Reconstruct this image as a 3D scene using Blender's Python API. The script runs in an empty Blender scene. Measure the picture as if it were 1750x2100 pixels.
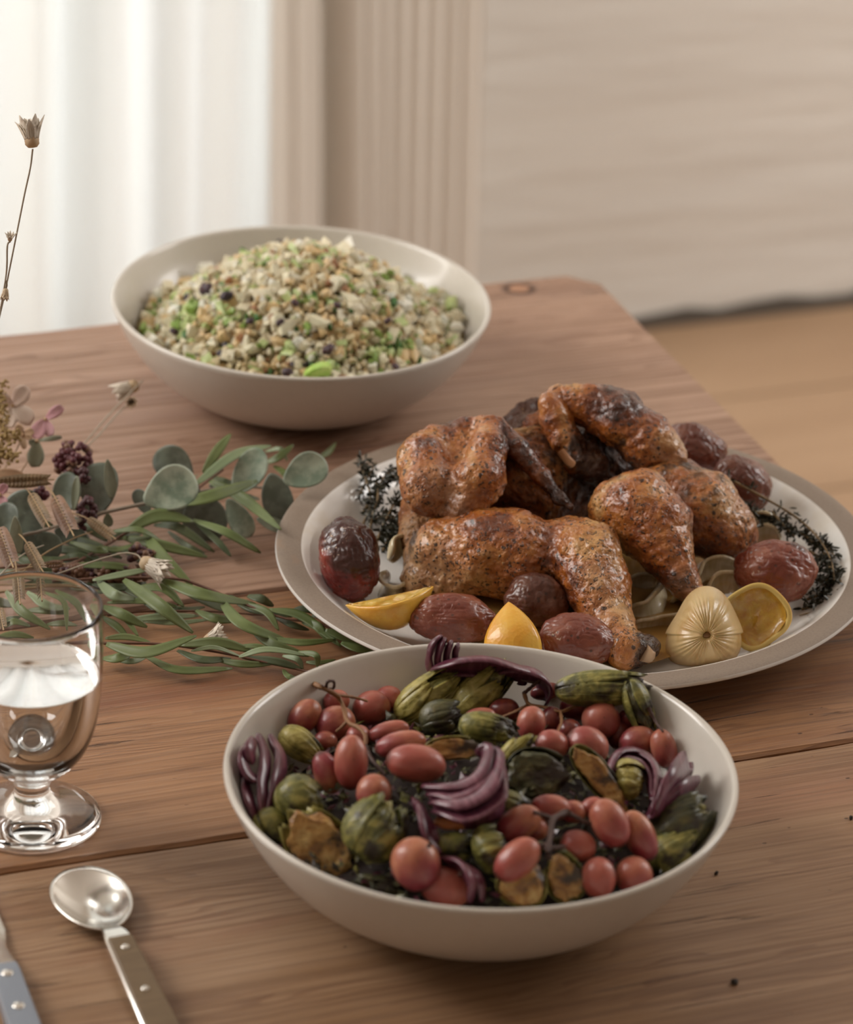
import bpy, math, random
import numpy as np
from mathutils import Vector, Matrix, Quaternion

# ------------------------------------------------------------------ camera
T = 0.75                                   # height of the table top above the floor
SC = bpy.context.scene
COL = SC.collection
CAMZ = T + 1.15
PITCH, ROLL, YAW, FPX = 0.47136, 0.04999, 0.37447, 7400.0
_cp, _sp = math.cos(PITCH), math.sin(PITCH)
FWD = Vector((math.sin(YAW)*_cp, math.cos(YAW)*_cp, -_sp))
_r0 = FWD.cross(Vector((0, 0, 1))).normalized()
_u0 = _r0.cross(FWD)
RT = (_r0*math.cos(ROLL) + _u0*math.sin(ROLL)).normalized()
UP = (-_r0*math.sin(ROLL) + _u0*math.cos(ROLL)).normalized()
CAMLOC = Vector((0, 0, CAMZ))
cd = bpy.data.cameras.new('camera')
cam = bpy.data.objects.new('camera', cd)
COL.objects.link(cam)
cam.matrix_world = Matrix(((RT.x, UP.x, -FWD.x, 0), (RT.y, UP.y, -FWD.y, 0), (RT.z, UP.z, -FWD.z, CAMZ), (0, 0, 0, 1)))
cd.sensor_fit = 'HORIZONTAL'
cd.sensor_width = 24.0
cd.lens = 24.0*FPX/1750.0
cd.clip_start = 0.05
cd.dof.use_dof = True
cd.dof.focus_distance = 2.27
cd.dof.aperture_fstop = 5.0
SC.camera = cam

# ------------------------------------------------------------------ light
w = bpy.data.worlds.new('sky'); SC.world = w; w.use_nodes = True
w.node_tree.nodes['Background'].inputs[0].default_value = (0.95, 0.97, 1.0, 1)
w.node_tree.nodes['Background'].inputs[1].default_value = 1.0


def area(name, loc, target, sx, sy, power, color):
    ld = bpy.data.lights.new(name, 'AREA'); ld.shape = 'RECTANGLE'
    ld.size, ld.size_y, ld.energy, ld.color = sx, sy, power, color
    o = bpy.data.objects.new(name, ld); COL.objects.link(o)
    o.location = loc
    o.rotation_euler = (Vector(target) - Vector(loc)).to_track_quat('-Z', 'Y').to_euler()
    return o


area('window_light_left', (-1.3, 3.0, 1.9), (0.8, 2.0, T), 1.3, 1.7, 44, (1.0, 0.97, 0.93))
area('window_light_back', (0.72, 4.16, 1.0), (0.80, 3.0, 0.9), 0.5, 1.8, 6.0, (0.93, 0.97, 1.0))
area('wall_fill_light', (3.3, 2.2, 2.2), (1.75, 3.9, .5), 1.2, 1.4, 27, (1.0, 0.97, 0.94))  # unseen fill lamp, added to brighten the back wall
SC.view_settings.view_transform = 'Standard'
SC.view_settings.look = 'None'
SC.view_settings.gamma = 1.0
SC.view_settings.use_curve_mapping = False
SC.view_settings.exposure = 0.82
SC.cycles.use_denoising = True
SC.cycles.max_bounces = 10
SC.cycles.transparent_max_bounces = 16
SC.cycles.caustics_refractive = True
SC.cycles.blur_glossy = 1.0
SC.cycles.sample_clamp_indirect = 6.0

rnd = random.Random(7)
nrs = np.random.RandomState(11)


# ------------------------------------------------------------------ placing helpers
def ray(px, py):
    return (FWD*FPX + RT*(px-875) - UP*(py-1050))


def P(px, py, z=0.0):
    """point at height z above the table top seen at photograph pixel px,py"""
    d = ray(px, py)
    return CAMLOC + d*((z - 1.15)/d.z)


def PY(px, py, Y):
    d = ray(px, py)
    return CAMLOC + d*(Y/d.y)


def mpp(p):                                 # metres per photograph pixel at a point
    return (Vector(p)-CAMLOC).dot(FWD)/FPX


# ------------------------------------------------------------------ object helpers
def tag(o, label=None, cat=None, group=None, kind=None):
    if label: o['label'] = label
    if cat: o['category'] = cat
    if group: o['group'] = group
    if kind: o['kind'] = kind
    return o


def root(name, loc, label=None, cat=None, group=None, kind=None):
    o = bpy.data.objects.new(name, None); COL.objects.link(o)
    o.empty_display_size = 0.02
    o.location = loc
    return tag(o, label, cat, group, kind)


def origin_of(o):
    l = Vector(o.location)
    while o.parent: o = o.parent; l += Vector(o.location)
    return l


def mk(name, V, F, m, parent=None, loc=None, smooth=True, solid=0.0, sub=0, attrs=None, mats=None, midx=None, sharp=None):
    V = np.asarray([tuple(v) for v in V] if not isinstance(V, np.ndarray) else V, dtype=float)
    if parent is not None: org = origin_of(parent)
    elif loc is not None: org = Vector(loc)
    else:
        c = V.mean(0); org = Vector((c[0], c[1], V[:, 2].min()))
    V = V - np.array(org)
    me = bpy.data.meshes.new(name)
    if isinstance(F, np.ndarray): F = F.tolist()
    me.from_pydata(V.tolist(), [], F)
    if smooth: me.polygons.foreach_set('use_smooth', [True]*len(me.polygons))
    for x in (mats or [m]): me.materials.append(x)
    if midx is not None: me.polygons.foreach_set('material_index', list(midx))
    if attrs:
        for k, a in attrs.items():
            at = me.attributes.new(k, 'FLOAT', 'POINT'); at.data.foreach_set('value', np.asarray(a, dtype=np.float32))
    if sharp is not None and smooth: me.set_sharp_from_angle(angle=sharp)
    me.update()
    o = bpy.data.objects.new(name, me); COL.objects.link(o)
    if parent is not None: o.parent = parent
    else: o.location = org
    if sub:
        s = o.modifiers.new('sub', 'SUBSURF'); s.levels = sub; s.render_levels = sub
    if solid:
        s = o.modifiers.new('solid', 'SOLIDIFY'); s.thickness = solid; s.offset = 0
    return o


class MB:
    """collects vertices and faces"""
    def __init__(s): s.v = []; s.f = []; s.m = []

    def add(s, V, F, mi=0):
        b = len(s.v); s.v += [tuple(x) for x in V]
        s.f += [tuple(i+b for i in f) for f in F]; s.m += [mi]*len(F)


def tube_geo(pts, rad, n=7, caps=True):
    pts = [Vector(p) for p in pts]
    if not hasattr(rad, '__len__'): rad = [rad]*len(pts)
    V, F = [], []
    up = Vector((0.13, 0.21, 1)).normalized()
    for i, p in enumerate(pts):
        t = (pts[min(i+1, len(pts)-1)] - pts[max(i-1, 0)]).normalized()
        a = t.cross(up)
        if a.length < 1e-4: a = t.cross(Vector((1, 0, 0)))
        a.normalize(); b = t.cross(a)
        for k in range(n):
            th = 2*math.pi*k/n
            V.append(p + (a*math.cos(th) + b*math.sin(th))*rad[i])
    for i in range(len(pts)-1):
        for k in range(n):
            k2 = (k+1) % n
            F.append((i*n+k, i*n+k2, (i+1)*n+k2, (i+1)*n+k))
    if caps:
        F.append(tuple(range(n))); F.append(tuple(reversed([(len(pts)-1)*n+k for k in range(n)])))
    return V, F


def bez(pts, n=12):
    """smooth Catmull-Rom curve through the points"""
    pts = [Vector(p) for p in pts]
    if len(pts) == 2: return [pts[0].lerp(pts[1], i/(n-1)) for i in range(n)]
    q = [pts[0]*2-pts[1]] + pts + [pts[-1]*2-pts[-2]]
    out = []; m = len(pts)-1
    for i in range(n):
        u = i/(n-1)*m; k = min(int(u), m-1); t = u-k
        a, b, c, d = q[k], q[k+1], q[k+2], q[k+3]
        out.append(0.5*((2*b) + (c-a)*t + (2*a-5*b+4*c-d)*t*t + (3*b-a-3*c+d)*t**3))
    return out


def box_geo(x0, x1, y0, y1, z0, z1):
    V = [(x, y, z) for z in (z0, z1) for y in (y0, y1) for x in (x0, x1)]
    return V, [(0, 2, 3, 1), (4, 5, 7, 6), (0, 1, 5, 4), (2, 6, 7, 3), (0, 4, 6, 2), (1, 3, 7, 5)]


def lathe_geo(prof, n=96, ax=1.0, ay=1.0, cx=0, cy=0, cz=0, rot=0.0):
    V, F = [], []
    for (r, z) in prof:
        for k in range(n):
            a = 2*math.pi*k/n
            x, y = r*math.cos(a)*ax, r*math.sin(a)*ay
            V.append((cx + x*math.cos(rot)-y*math.sin(rot), cy + x*math.sin(rot)+y*math.cos(rot), cz+z))
    for i in range(len(prof)-1):
        for k in range(n):
            k2 = (k+1) % n
            F.append((i*n+k, i*n+k2, (i+1)*n+k2, (i+1)*n+k))
    return V, F


def spline_prof(pts, n=40):
    return [(v.x, v.y) for v in bez([Vector((a, b, 0)) for a, b in pts], n)]


# ---- numpy noise
_perm = nrs.rand(64, 64, 64).astype(np.float32)


def vnoise(p, scale, seed=0):
    q = p*scale + np.array([seed*7.31, seed*3.77, seed*11.3]) + 1000.0
    i = np.floor(q).astype(int); f = q-i; f = f*f*(3-2*f); i &= 63; j = (i+1) & 63
    x, y, z = i.T; X, Y, Z = j.T; fx, fy, fz = f.T
    g = _perm
    a = g[x, y, z]*(1-fx)+g[X, y, z]*fx; b = g[x, Y, z]*(1-fx)+g[X, Y, z]*fx
    c = g[x, y, Z]*(1-fx)+g[X, y, Z]*fx; d = g[x, Y, Z]*(1-fx)+g[X, Y, Z]*fx
    return ((a*(1-fy)+b*fy)*(1-fz) + (c*(1-fy)+d*fy)*fz)*2-1


def fbm(p, scale, oct=3, seed=0, gain=0.5):
    s = 0; a = 1
    for k in range(oct): s = s + a*vnoise(p, scale*2**k, seed+k); a *= gain
    return s


def ridge(p, scale, seed=0):
    return 1-np.abs(vnoise(p, scale, seed))


# ---- implicit surface mesher
def surface_nets(F, org, h):
    S = F < 0
    nx, ny, nz = F.shape
    c = S[:-1, :-1, :-1].astype(np.int8).copy()
    for dx in (0, 1):
        for dy in (0, 1):
            for dz in (0, 1):
                if dx+dy+dz: c += S[dx:nx-1+dx, dy:ny-1+dy, dz:nz-1+dz]
    act = (c > 0) & (c < 8)
    idx = -np.ones(act.shape, int); A = np.argwhere(act); idx[act] = np.arange(len(A))
    acc = np.zeros((len(A), 3)); cnt = np.zeros(len(A))
    corners = [(a, b, d) for a in (0, 1) for b in (0, 1) for d in (0, 1)]
    for p in corners:
        for ax in range(3):
            if p[ax]: continue
            q = list(p); q[ax] = 1
            f0 = F[A[:, 0]+p[0], A[:, 1]+p[1], A[:, 2]+p[2]]; f1 = F[A[:, 0]+q[0], A[:, 1]+q[1], A[:, 2]+q[2]]
            m = (f0 < 0) != (f1 < 0)
            t = np.where(m, f0/np.where(m, f0-f1, 1), 0)
            pos = np.tile(np.array(p, float), (len(A), 1)); pos[:, ax] += t
            acc += pos*m[:, None]; cnt += m
    V = (A + acc/cnt[:, None])*h + org
    Fs = []
    for ax in range(3):
        sl0 = [slice(None)]*3; sl1 = [slice(None)]*3
        sl0[ax] = slice(0, -1); sl1[ax] = slice(1, None)
        d = S[tuple(sl0)].astype(int) - S[tuple(sl1)].astype(int)
        o1, o2 = [(1, 2), (2, 0), (0, 1)][ax]
        for sgn in (1, -1):
            E = np.argwhere(d == sgn)
            E = E[(E[:, o1] > 0) & (E[:, o2] > 0) & (E[:, o1] < act.shape[o1]) & (E[:, o2] < act.shape[o2]) & (E[:, ax] < act.shape[ax])]
            def g(a, b):
                G = E.copy(); G[:, o1] -= a; G[:, o2] -= b
                return idx[G[:, 0], G[:, 1], G[:, 2]]
            q = np.stack([g(1, 1), g(0, 1), g(0, 0), g(1, 0)], 1)
            if sgn < 0: q = q[:, ::-1]
            Fs.append(q)
    Fq = np.concatenate(Fs); Fq = Fq[(Fq >= 0).all(1)]
    return V, Fq


def capsule(p, a, b, ra, rb):
    ab = b-a; t = np.clip(((p-a)@ab)/max(ab@ab, 1e-12), 0, 1)
    return np.linalg.norm(p - a - t[:, None]*ab, axis=1) - (ra + (rb-ra)*t)


def smin(a, b, k):
    h = np.clip(0.5+0.5*(b-a)/k, 0, 1)
    return b*(1-h)+a*h - k*h*(1-h)


def sdf_mesh(chains, k=0.01, h=0.0011, extra=None):
    """chains: lists of (point, radius) -> vertices, quads, normals"""
    pts = np.array([np.array(p) for c in chains for p, r in c]); rr = np.array([r for c in chains for p, r in c])
    lo = (pts-rr[:, None]).min(0)-4*h-k*.3; hi = (pts+rr[:, None]).max(0)+4*h+k*.3
    n = np.ceil((hi-lo)/h).astype(int)+1
    g = np.stack(np.meshgrid(*[lo[i]+h*np.arange(n[i]) for i in range(3)], indexing='ij'), -1).reshape(-1, 3)
    d = None
    for c in chains:
        e = None
        if len(c) == 1: e = np.linalg.norm(g-np.array(c[0][0]), axis=1)-c[0][1]
        for (p, r), (q, s) in zip(c, c[1:]):
            x = capsule(g, np.array(p), np.array(q), r, s)
            e = x if e is None else smin(e, x, k)
        d = e if d is None else smin(d, e, k)
    if extra: d = extra(g, d)
    V, F = surface_nets(d.reshape(n), lo, h)
    return V, F


def vnormals(V, F):
    a = V[F[:, 2]]-V[F[:, 0]]; b = V[F[:, 3]]-V[F[:, 1]]
    fn = np.cross(a, b); N = np.zeros_like(V)
    for i in range(4): np.add.at(N, F[:, i], fn)
    return N/np.maximum(np.linalg.norm(N, axis=1), 1e-12)[:, None]


# ------------------------------------------------------------------ material helper
class NT:
    def __init__(s, name, rough=0.5, **kw):
        s.m = bpy.data.materials.new(name); s.m.use_nodes = True
        s.n = s.m.node_tree.nodes; s.l = s.m.node_tree.links
        s.b = s.n['Principled BSDF']; s.b.inputs['Roughness'].default_value = rough
        for k, v in kw.items():
            s.b.inputs[k.replace('_', ' ')].default_value = v
        s.tc = s.n.new('ShaderNodeTexCoord').outputs['Object']
        s.info = None

    def rand(s):
        if s.info is None: s.info = s.n.new('ShaderNodeObjectInfo')
        return s.info.outputs['Random']

    def put(s, sock, v):
        if isinstance(v, (int, float)): sock.default_value = v
        elif isinstance(v, (tuple, list)):
            sock.default_value = tuple(v) if len(v) == len(sock.default_value) else (*v, 1)
        else: s.l.new(v, sock)

    def map(s, vec=None, scale=(1, 1, 1), loc=(0, 0, 0), rot=(0, 0, 0)):
        x = s.n.new('ShaderNodeMapping'); s.put(x.inputs[0], vec or s.tc)
        x.inputs['Scale'].default_value = scale; s.put(x.inputs['Location'], loc); x.inputs['Rotation'].default_value = rot
        return x.outputs[0]

    def noise(s, scale, detail=3, vec=None, rough=0.55, dist=0.0, col=False):
        x = s.n.new('ShaderNodeTexNoise'); s.put(x.inputs['Vector'], vec or s.tc)
        x.inputs['Scale'].default_value = scale; x.inputs['Detail'].default_value = detail
        x.inputs['Roughness'].default_value = rough; x.inputs['Distortion'].default_value = dist
        return x.outputs['Color' if col else 'Fac']

    def voro(s, scale, vec=None, feature='F1', out='Distance', rand=1.0):
        x = s.n.new('ShaderNodeTexVoronoi'); s.put(x.inputs['Vector'], vec or s.tc); x.feature = feature
        x.inputs['Scale'].default_value = scale; x.inputs['Randomness'].default_value = rand
        return x.outputs[out]

    def math(s, op, a, b=0.0, c=0.0, clamp=False):
        x = s.n.new('ShaderNodeMath'); x.operation = op; x.use_clamp = clamp
        s.put(x.inputs[0], a); s.put(x.inputs[1], b); s.put(x.inputs[2], c)
        return x.outputs[0]

    def vmath(s, op, a, b=(0, 0, 0)):
        x = s.n.new('ShaderNodeVectorMath'); x.operation = op
        s.put(x.inputs[0], a); s.put(x.inputs[1], b)
        return x.outputs['Value' if op in ('LENGTH', 'DISTANCE', 'DOT_PRODUCT') else 'Vector']

    def step(s, v, lo, hi, a=0.0, b=1.0):
        x = s.n.new('ShaderNodeMapRange'); x.interpolation_type = 'SMOOTHSTEP'
        for i, q in enumerate((v, lo, hi, a, b)): s.put(x.inputs[i], q)
        return x.outputs[0]

    def ramp(s, v, stops):
        x = s.n.new('ShaderNodeValToRGB'); s.put(x.inputs[0], v); e = x.color_ramp.elements
        while len(e) < len(stops): e.new(0.5)
        for q, (p, c) in zip(e, stops): q.position = p; q.color = (*c, 1)
        return x.outputs[0]

    def mix(s, f, a, b, mode='MIX'):
        x = s.n.new('ShaderNodeMix'); x.data_type = 'RGBA'; x.blend_type = mode
        s.put(x.inputs[0], f); s.put(x.inputs[6], a); s.put(x.inputs[7], b)
        return x.outputs[2]

    def attr(s, name):
        x = s.n.new('ShaderNodeAttribute'); x.attribute_name = name; return x.outputs['Fac']

    def bump(s, h, strength=0.3, dist=0.001):
        x = s.n.new('ShaderNodeBump'); x.inputs['Strength'].default_value = strength
        x.inputs['Distance'].default_value = dist; s.put(x.inputs['Height'], h)
        s.l.new(x.outputs[0], s.b.inputs['Normal']); return x.outputs[0]

    def base(s, c): s.put(s.b.inputs['Base Color'], c); return s

    def set(s, k, v): s.put(s.b.inputs[k], v); return s


def simple(name, col, rough=0.5, **kw):
    t = NT(name, rough, **kw); t.base(col); return t.m


# ------------------------------------------------------------------ materials
TROOT = Vector((0.0, 1.75, 0.0))


def wood_table(name='weathered_pine', mul=(1, 1, 1), lift=0.0):
    t = NT(name, 0.42)
    r = t.rand()
    off = t.n.new('ShaderNodeCombineXYZ'); t.put(off.inputs[0], t.math('MULTIPLY', r, 7.0)); t.put(off.inputs[1], t.math('MULTIPLY', r, 3.0))
    v = t.vmath('ADD', t.tc, off.outputs[0])
    # low frequency wander of the grain
    wob = t.noise(1.0, 3, t.map(v, (1.6, 7, 1)), dist=0.3) if False else 0.0
    sep = t.n.new('ShaderNodeSeparateXYZ'); t.put(sep.inputs[0], v)
    y = t.math('ADD', t.math('MULTIPLY', sep.outputs[1], 150.0), t.math('MULTIPLY', t.noise(1.0, 4, t.map(v, (2.0, 12, 1)), dist=0.2), 20.0))
    for kx, ky, s in KNOTS:
        d = t.vmath('SUBTRACT', t.tc, (kx, ky, T))
        d = t.vmath('MULTIPLY', d, (1, 2.2, 1))
        q = t.vmath('LENGTH', d)
        e = t.math('POWER', 2.718, t.math('MULTIPLY', t.math('MULTIPLY', q, q), -1/(s*s*6)))
        y = t.math('ADD', y, t.math('MULTIPLY', e, 2.5))
    ringf = t.math('FRACT', y)
    ring = t.step(ringf, 0.35, 0.93)
    ring = t.math('SUBTRACT', ring, t.step(ringf, 0.93, 1.0), clamp=True)
    fade = t.step(t.noise(1, 3, t.map(v, (2.6, 24, 1))), 0.38, 0.66, 0.08, 1.0)
    ring = t.math('MULTIPLY', ring, fade)
    fiber = t.noise(1.0, 4, t.map(v, (12, 620, 60)), rough=0.7)
    fiber2 = t.noise(1.0, 3, t.map(v, (4, 210, 20)), rough=0.65)
    patch = t.math('ADD', t.math('MULTIPLY', t.noise(1.0, 4, t.map(v, (2.2, 6, 1)), dist=0.5), .6), t.math('MULTIPLY', t.noise(1.0, 4, t.map(v, (1.5, 38, 1))), .4))
    base = t.ramp(patch, [(0.35, (0.18, 0.086, 0.042)), (0.46, (0.28, 0.162, 0.085)), (0.55, (0.345, 0.21, 0.118)), (0.67, (0.42, 0.275, 0.17))])
    tint = t.mix(r, (1.0, 0.90, 0.80), (1.0, 1.0, 1.0))
    base = t.mix(1.0, base, tint, 'MULTIPLY')
    base = t.mix(lift, base, (0.46, 0.33, 0.27))
    base = t.mix(1.0, base, mul, 'MULTIPLY')
    red = t.step(t.noise(1.0, 3, t.map(v, (3.1, 14, 1), loc=(5, 2, 0))), 0.56, 0.75, 0.0, 0.45)
    base = t.mix(red, base, (0.26, 0.095, 0.05))
    base = t.mix(t.math('MULTIPLY', ring, 0.68), base, (0.15, 0.065, 0.033))
    base = t.mix(t.step(fiber2, 0.42, 0.68, 0, 0.50), base, (0.14, 0.068, 0.035))
    base = t.mix(t.step(fiber, 0.48, 0.72, 0, 0.30), base, (0.42, 0.29, 0.20))
    # open cracks and pits
    crk = t.noise(1.0, 5, t.map(v, (7, 150, 20), loc=(3, 0, 0)), rough=0.65, dist=0.5)
    crkm = t.math('MULTIPLY', t.step(crk, 0.61, 0.68), t.step(t.noise(5, 2, v), 0.45, 0.6))
    pit = t.step(t.voro(75, t.map(v, (0.7, 1.5, 1))), 0.10, 0.05)
    pit = t.math('MULTIPLY', pit, t.step(t.noise(9, 2, v), 0.50, 0.66))
    dark = t.math('MAXIMUM', crkm, pit)
    base = t.mix(t.math('MULTIPLY', dark, 0.75), base, (0.05, 0.025, 0.015))
    for kx, ky, s in KNOTS:
        d = t.vmath('MULTIPLY', t.vmath('SUBTRACT', t.tc, (kx, ky, T)), (1, 1.15, 1))
        q = t.math('ADD', t.vmath('LENGTH', d), t.math('MULTIPLY', t.noise(60, 3), 0.006))
        rg = t.math('MULTIPLY', t.step(q, s*1.55, s*1.2), t.step(q, s*0.8, s*1.05))
        base = t.mix(t.step(q, s*1.3, s*0.9, 0, 0.75), base, (0.40, 0.20, 0.11))
        base = t.mix(t.math('MULTIPLY', rg, 0.85), base, (0.05, 0.022, 0.014))
    t.base(base)
    h = t.math('ADD', t.math('MULTIPLY', ring, 0.15), t.math('MULTIPLY', fiber2, 0.5))
    h = t.math('ADD', h, t.math('MULTIPLY', fiber, 0.35))
    h = t.math('SUBTRACT', h, t.math('MULTIPLY', dark, 1.3))
    t.bump(h, 0.7, 0.0012)
    t.set('Roughness', t.step(fiber2, 0.3, 0.7, 0.36, 0.55))
    t.set('Specular IOR Level', 0.45)
    return t.m


_k = [(P(1065, 592), .0125), (P(1240, 808), .011), (P(1322, 1392), .007)]
KNOTS = [(p.x-TROOT.x, p.y-TROOT.y, s) for p, s in _k]
M_WOOD = wood_table()
M_WOODF = wood_table('pale_weathered_pine', (1.05, 1.0, 1.0), .42)
M_WOODO = wood_table('orange_weathered_pine', (1.08, .96, .86), 0)

t = NT('floor_wood', 0.5)
r = t.rand()
c = t.ramp(t.noise(1, 3, t.map(t.tc, (1.2, 9, 1))), [(0.3, (0.34, 0.215, 0.125)), (0.7, (0.45, 0.30, 0.185))])
c = t.mix(t.math('MULTIPLY', r, 0.5), c, (0.37, 0.23, 0.135))
t.base(c); t.bump(t.noise(1, 4, t.map(t.tc, (4, 120, 1))), .2, .001)
M_FLOOR = t.m
t = NT('white_painted_wall', 0.75)
t.base(t.ramp(t.noise(1, 3, t.map(t.tc, (1.1, 1, 9))), [(0.3, (0.70, 0.665, 0.615)), (0.7, (0.76, 0.725, 0.67))]))
t.bump(t.noise(1, 3, t.map(t.tc, (2, 1, 16))), .5, .02)
M_WALL = t.m
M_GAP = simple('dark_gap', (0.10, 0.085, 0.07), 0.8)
M_APRON = simple('table_underframe', (0.2, 0.11, 0.06), 0.6)


def cloth(name, col, trans):
    m = bpy.data.materials.new(name); m.use_nodes = True
    n, l = m.node_tree.nodes, m.node_tree.links
    b = n['Principled BSDF']; b.inputs['Base Color'].default_value = (*col, 1); b.inputs['Roughness'].default_value = 0.9
    tr = n.new('ShaderNodeBsdfTranslucent'); tr.inputs[0].default_value = (*col, 1)
    mx = n.new('ShaderNodeMixShader'); mx.inputs[0].default_value = trans
    l.new(b.outputs[0], mx.inputs[1]); l.new(tr.outputs[0], mx.inputs[2]); l.new(mx.outputs[0], n['Material Output'].inputs[0])
    wv = n.new('ShaderNodeTexNoise'); wv.inputs['Scale'].default_value = 300
    bp = n.new('ShaderNodeBump'); bp.inputs['Strength'].default_value = .1; l.new(wv.outputs[0], bp.inputs['Height']); l.new(bp.outputs[0], b.inputs['Normal'])
    return m


M_SHEER = cloth('sheer_white_cloth', (0.93, 0.93, 0.91), 0.5)
M_LINEN = cloth('beige_linen_cloth', (0.84, 0.79, 0.73), 0.38)

t = NT('cream_stoneware_glaze', 0.3); t.set('Coat Weight', 0.35); t.set('Coat Roughness', 0.12)
t.base(t.mix(t.step(t.noise(140, 2), .45, .7, 0, .25), (0.60, 0.56, 0.50), (0.55, 0.51, 0.45)))
t.bump(t.noise(35, 2), .04, .002)
M_BOWL = t.m
t = NT('white_glaze', 0.16); t.set('Coat Weight', 0.5)
t.base(t.mix(t.step(t.noise(18, 4), .55, .75, 0, .5), (0.74, 0.72, 0.69), (0.62, 0.52, 0.38)))
M_PLATE = t.m
t = NT('bare_stoneware_rim', 0.55)
c = t.mix(t.step(t.noise(600, 2), .45, .62, 0, .35), (0.235, 0.182, 0.14), (0.17, 0.128, 0.096))
c = t.mix(t.step(t.noise(55, 4, t.map(None, (1, 1, 1), (3, 1, 0))), .63, .7, 0, .55), c, (0.26, 0.175, 0.12))
t.base(c); t.bump(t.noise(500, 2), .1, .0003)
M_RIM = t.m


def chicken(name, deep=0.0):
    t = NT(name, 0.3)
    char, pale = t.attr('char'), t.attr('pale')
    n1 = t.noise(21, 4, dist=0.5); n2 = t.noise(75, 4); n3 = t.noise(14, 3)
    c = t.ramp(t.math('ADD', t.math('MULTIPLY', n1, 0.7), t.math('MULTIPLY', n2, 0.3)),
               [(0.36, (0.055, 0.012, 0.004)), (0.43, (0.17, 0.040, 0.008)), (0.49, (0.33, 0.095, 0.016)), (0.56, (0.44, 0.165, 0.035)), (0.65, (0.56, 0.31, 0.11))])
    c = t.mix(t.step(n3, 0.52, 0.72, 0, 0.45), c, (0.20, 0.045, 0.015))
    c = t.mix(pale, c, t.ramp(n2, [(0.35, (0.34, 0.15, 0.055)), (0.65, (0.60, 0.37, 0.19))]))
    cm = t.math('ADD', char, t.math('MULTIPLY', t.math('SUBTRACT', n2, 0.5), 1.6))
    c = t.mix(t.step(cm, 0.18, 0.62, 0, 0.93), c, (0.030, 0.0105, 0.006))
    # pepper, herbs
    v = t.vmath('ADD', t.tc, t.vmath('MULTIPLY', t.noise(160, 2, col=True), (0.006, 0.006, 0.006)))
    sp = t.step(t.voro(290, v), 0.36, 0.26)
    dens = t.step(t.noise(60, 3, t.map(None, (1, 1, 1), (2, 5, 1))), 0.38, 0.55)
    sp = t.math('MULTIPLY', t.math('MAXIMUM', t.math('MULTIPLY', sp, t.step(t.noise(500, 2), .46, .54)), t.step(t.noise(380, 3, rough=.7), .60, .66)), dens)
    sp2 = t.math('MULTIPLY', t.step(t.voro(150, v), 0.26, 0.17), t.step(t.noise(120, 2), .50, .56))
    sp = t.math('MAXIMUM', sp, sp2)
    c = t.mix(t.math('MULTIPLY', sp, 0.88), c, (0.022, 0.011, 0.006))
    sd = t.step(t.voro(210, t.map(None, (1, 1, 1), (1, 1, 3))), 0.13, 0.09)
    sd = t.math('MULTIPLY', sd, t.step(t.noise(33, 1, t.map(None, (1, 1, 1), (9, 1, 3))), .56, .62))
    c = t.mix(sd, c, (0.55, 0.36, 0.16))
    if deep: c = t.mix(deep, c, (0.05, 0.017, 0.009))
    t.base(c)
    h = t.math('ADD', t.math('MULTIPLY', t.noise(230, 4, dist=0.6), 0.7), t.math('MULTIPLY', sp, 0.5))
    h = t.math('ADD', h, t.math('MULTIPLY', n2, 1.6)); h = t.math('ADD', h, t.math('MULTIPLY', sd, 0.6))
    t.bump(h, 0.95, 0.0026)
    t.set('Roughness', t.step(t.noise(45, 3), 0.35, 0.65, 0.20, 0.42) if not deep else .55)
    if deep: t.set('Specular IOR Level', .2)
    t.set('Coat Weight', t.step(cm, .2, .6, .45, .05) if not deep else .12); t.set('Coat Roughness', 0.14)
    t.set('Subsurface Weight', 0.05); t.set('Subsurface Radius', (0.006, 0.002, 0.001)); t.set('Subsurface Scale', 0.6)
    return t.m


M_CHICK = chicken('roast_chicken_skin')
M_CHICKD = chicken('dark_roast_chicken_skin', 0.42)
M_BONE = simple('bone', (0.45, 0.22, 0.10), 0.4)


def potato(name, a, b, shine=0.35):
    t = NT(name, shine)
    n1 = t.noise(38, 4, dist=.3)
    c = t.mix(t.step(n1, .35, .65), a, b)
    ch = t.math('ADD', t.attr('char'), t.math('MULTIPLY', t.math('SUBTRACT', t.noise(60, 4), .5), 1.2))
    c = t.mix(t.step(ch, .3, .6, 0, .93), c, (0.035, 0.013, 0.010))
    c = t.mix(t.step(t.voro(160), .22, .12, 0, .75), c, (0.035, 0.015, 0.01))
    c = t.mix(t.math('MULTIPLY', t.step(t.noise(420, 2), .60, .72), t.step(t.noise(45, 2), .5, .65)), c, (0.55, 0.43, 0.34))
    t.base(c)
    t.bump(t.math('ADD', t.math('MULTIPLY', t.noise(95, 4, dist=1.2), 1.3), t.math('MULTIPLY', t.noise(400, 2), .3)), .5, .0016)
    t.set('Coat Weight', .3); t.set('Coat Roughness', .2)
    t.set('Subsurface Weight', .05); t.set('Subsurface Scale', .3)
    return t.m


M_POT = potato('roasted_red_potato', (0.15, 0.032, 0.017), (0.27, 0.088, 0.048))
M_POTD = potato('brown_roasted_potato', (0.085, 0.024, 0.013), (0.17, 0.060, 0.030))
M_POTC = potato('crimson_potato', (0.13, 0.010, 0.008), (0.23, 0.035, 0.020), .28)

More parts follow.
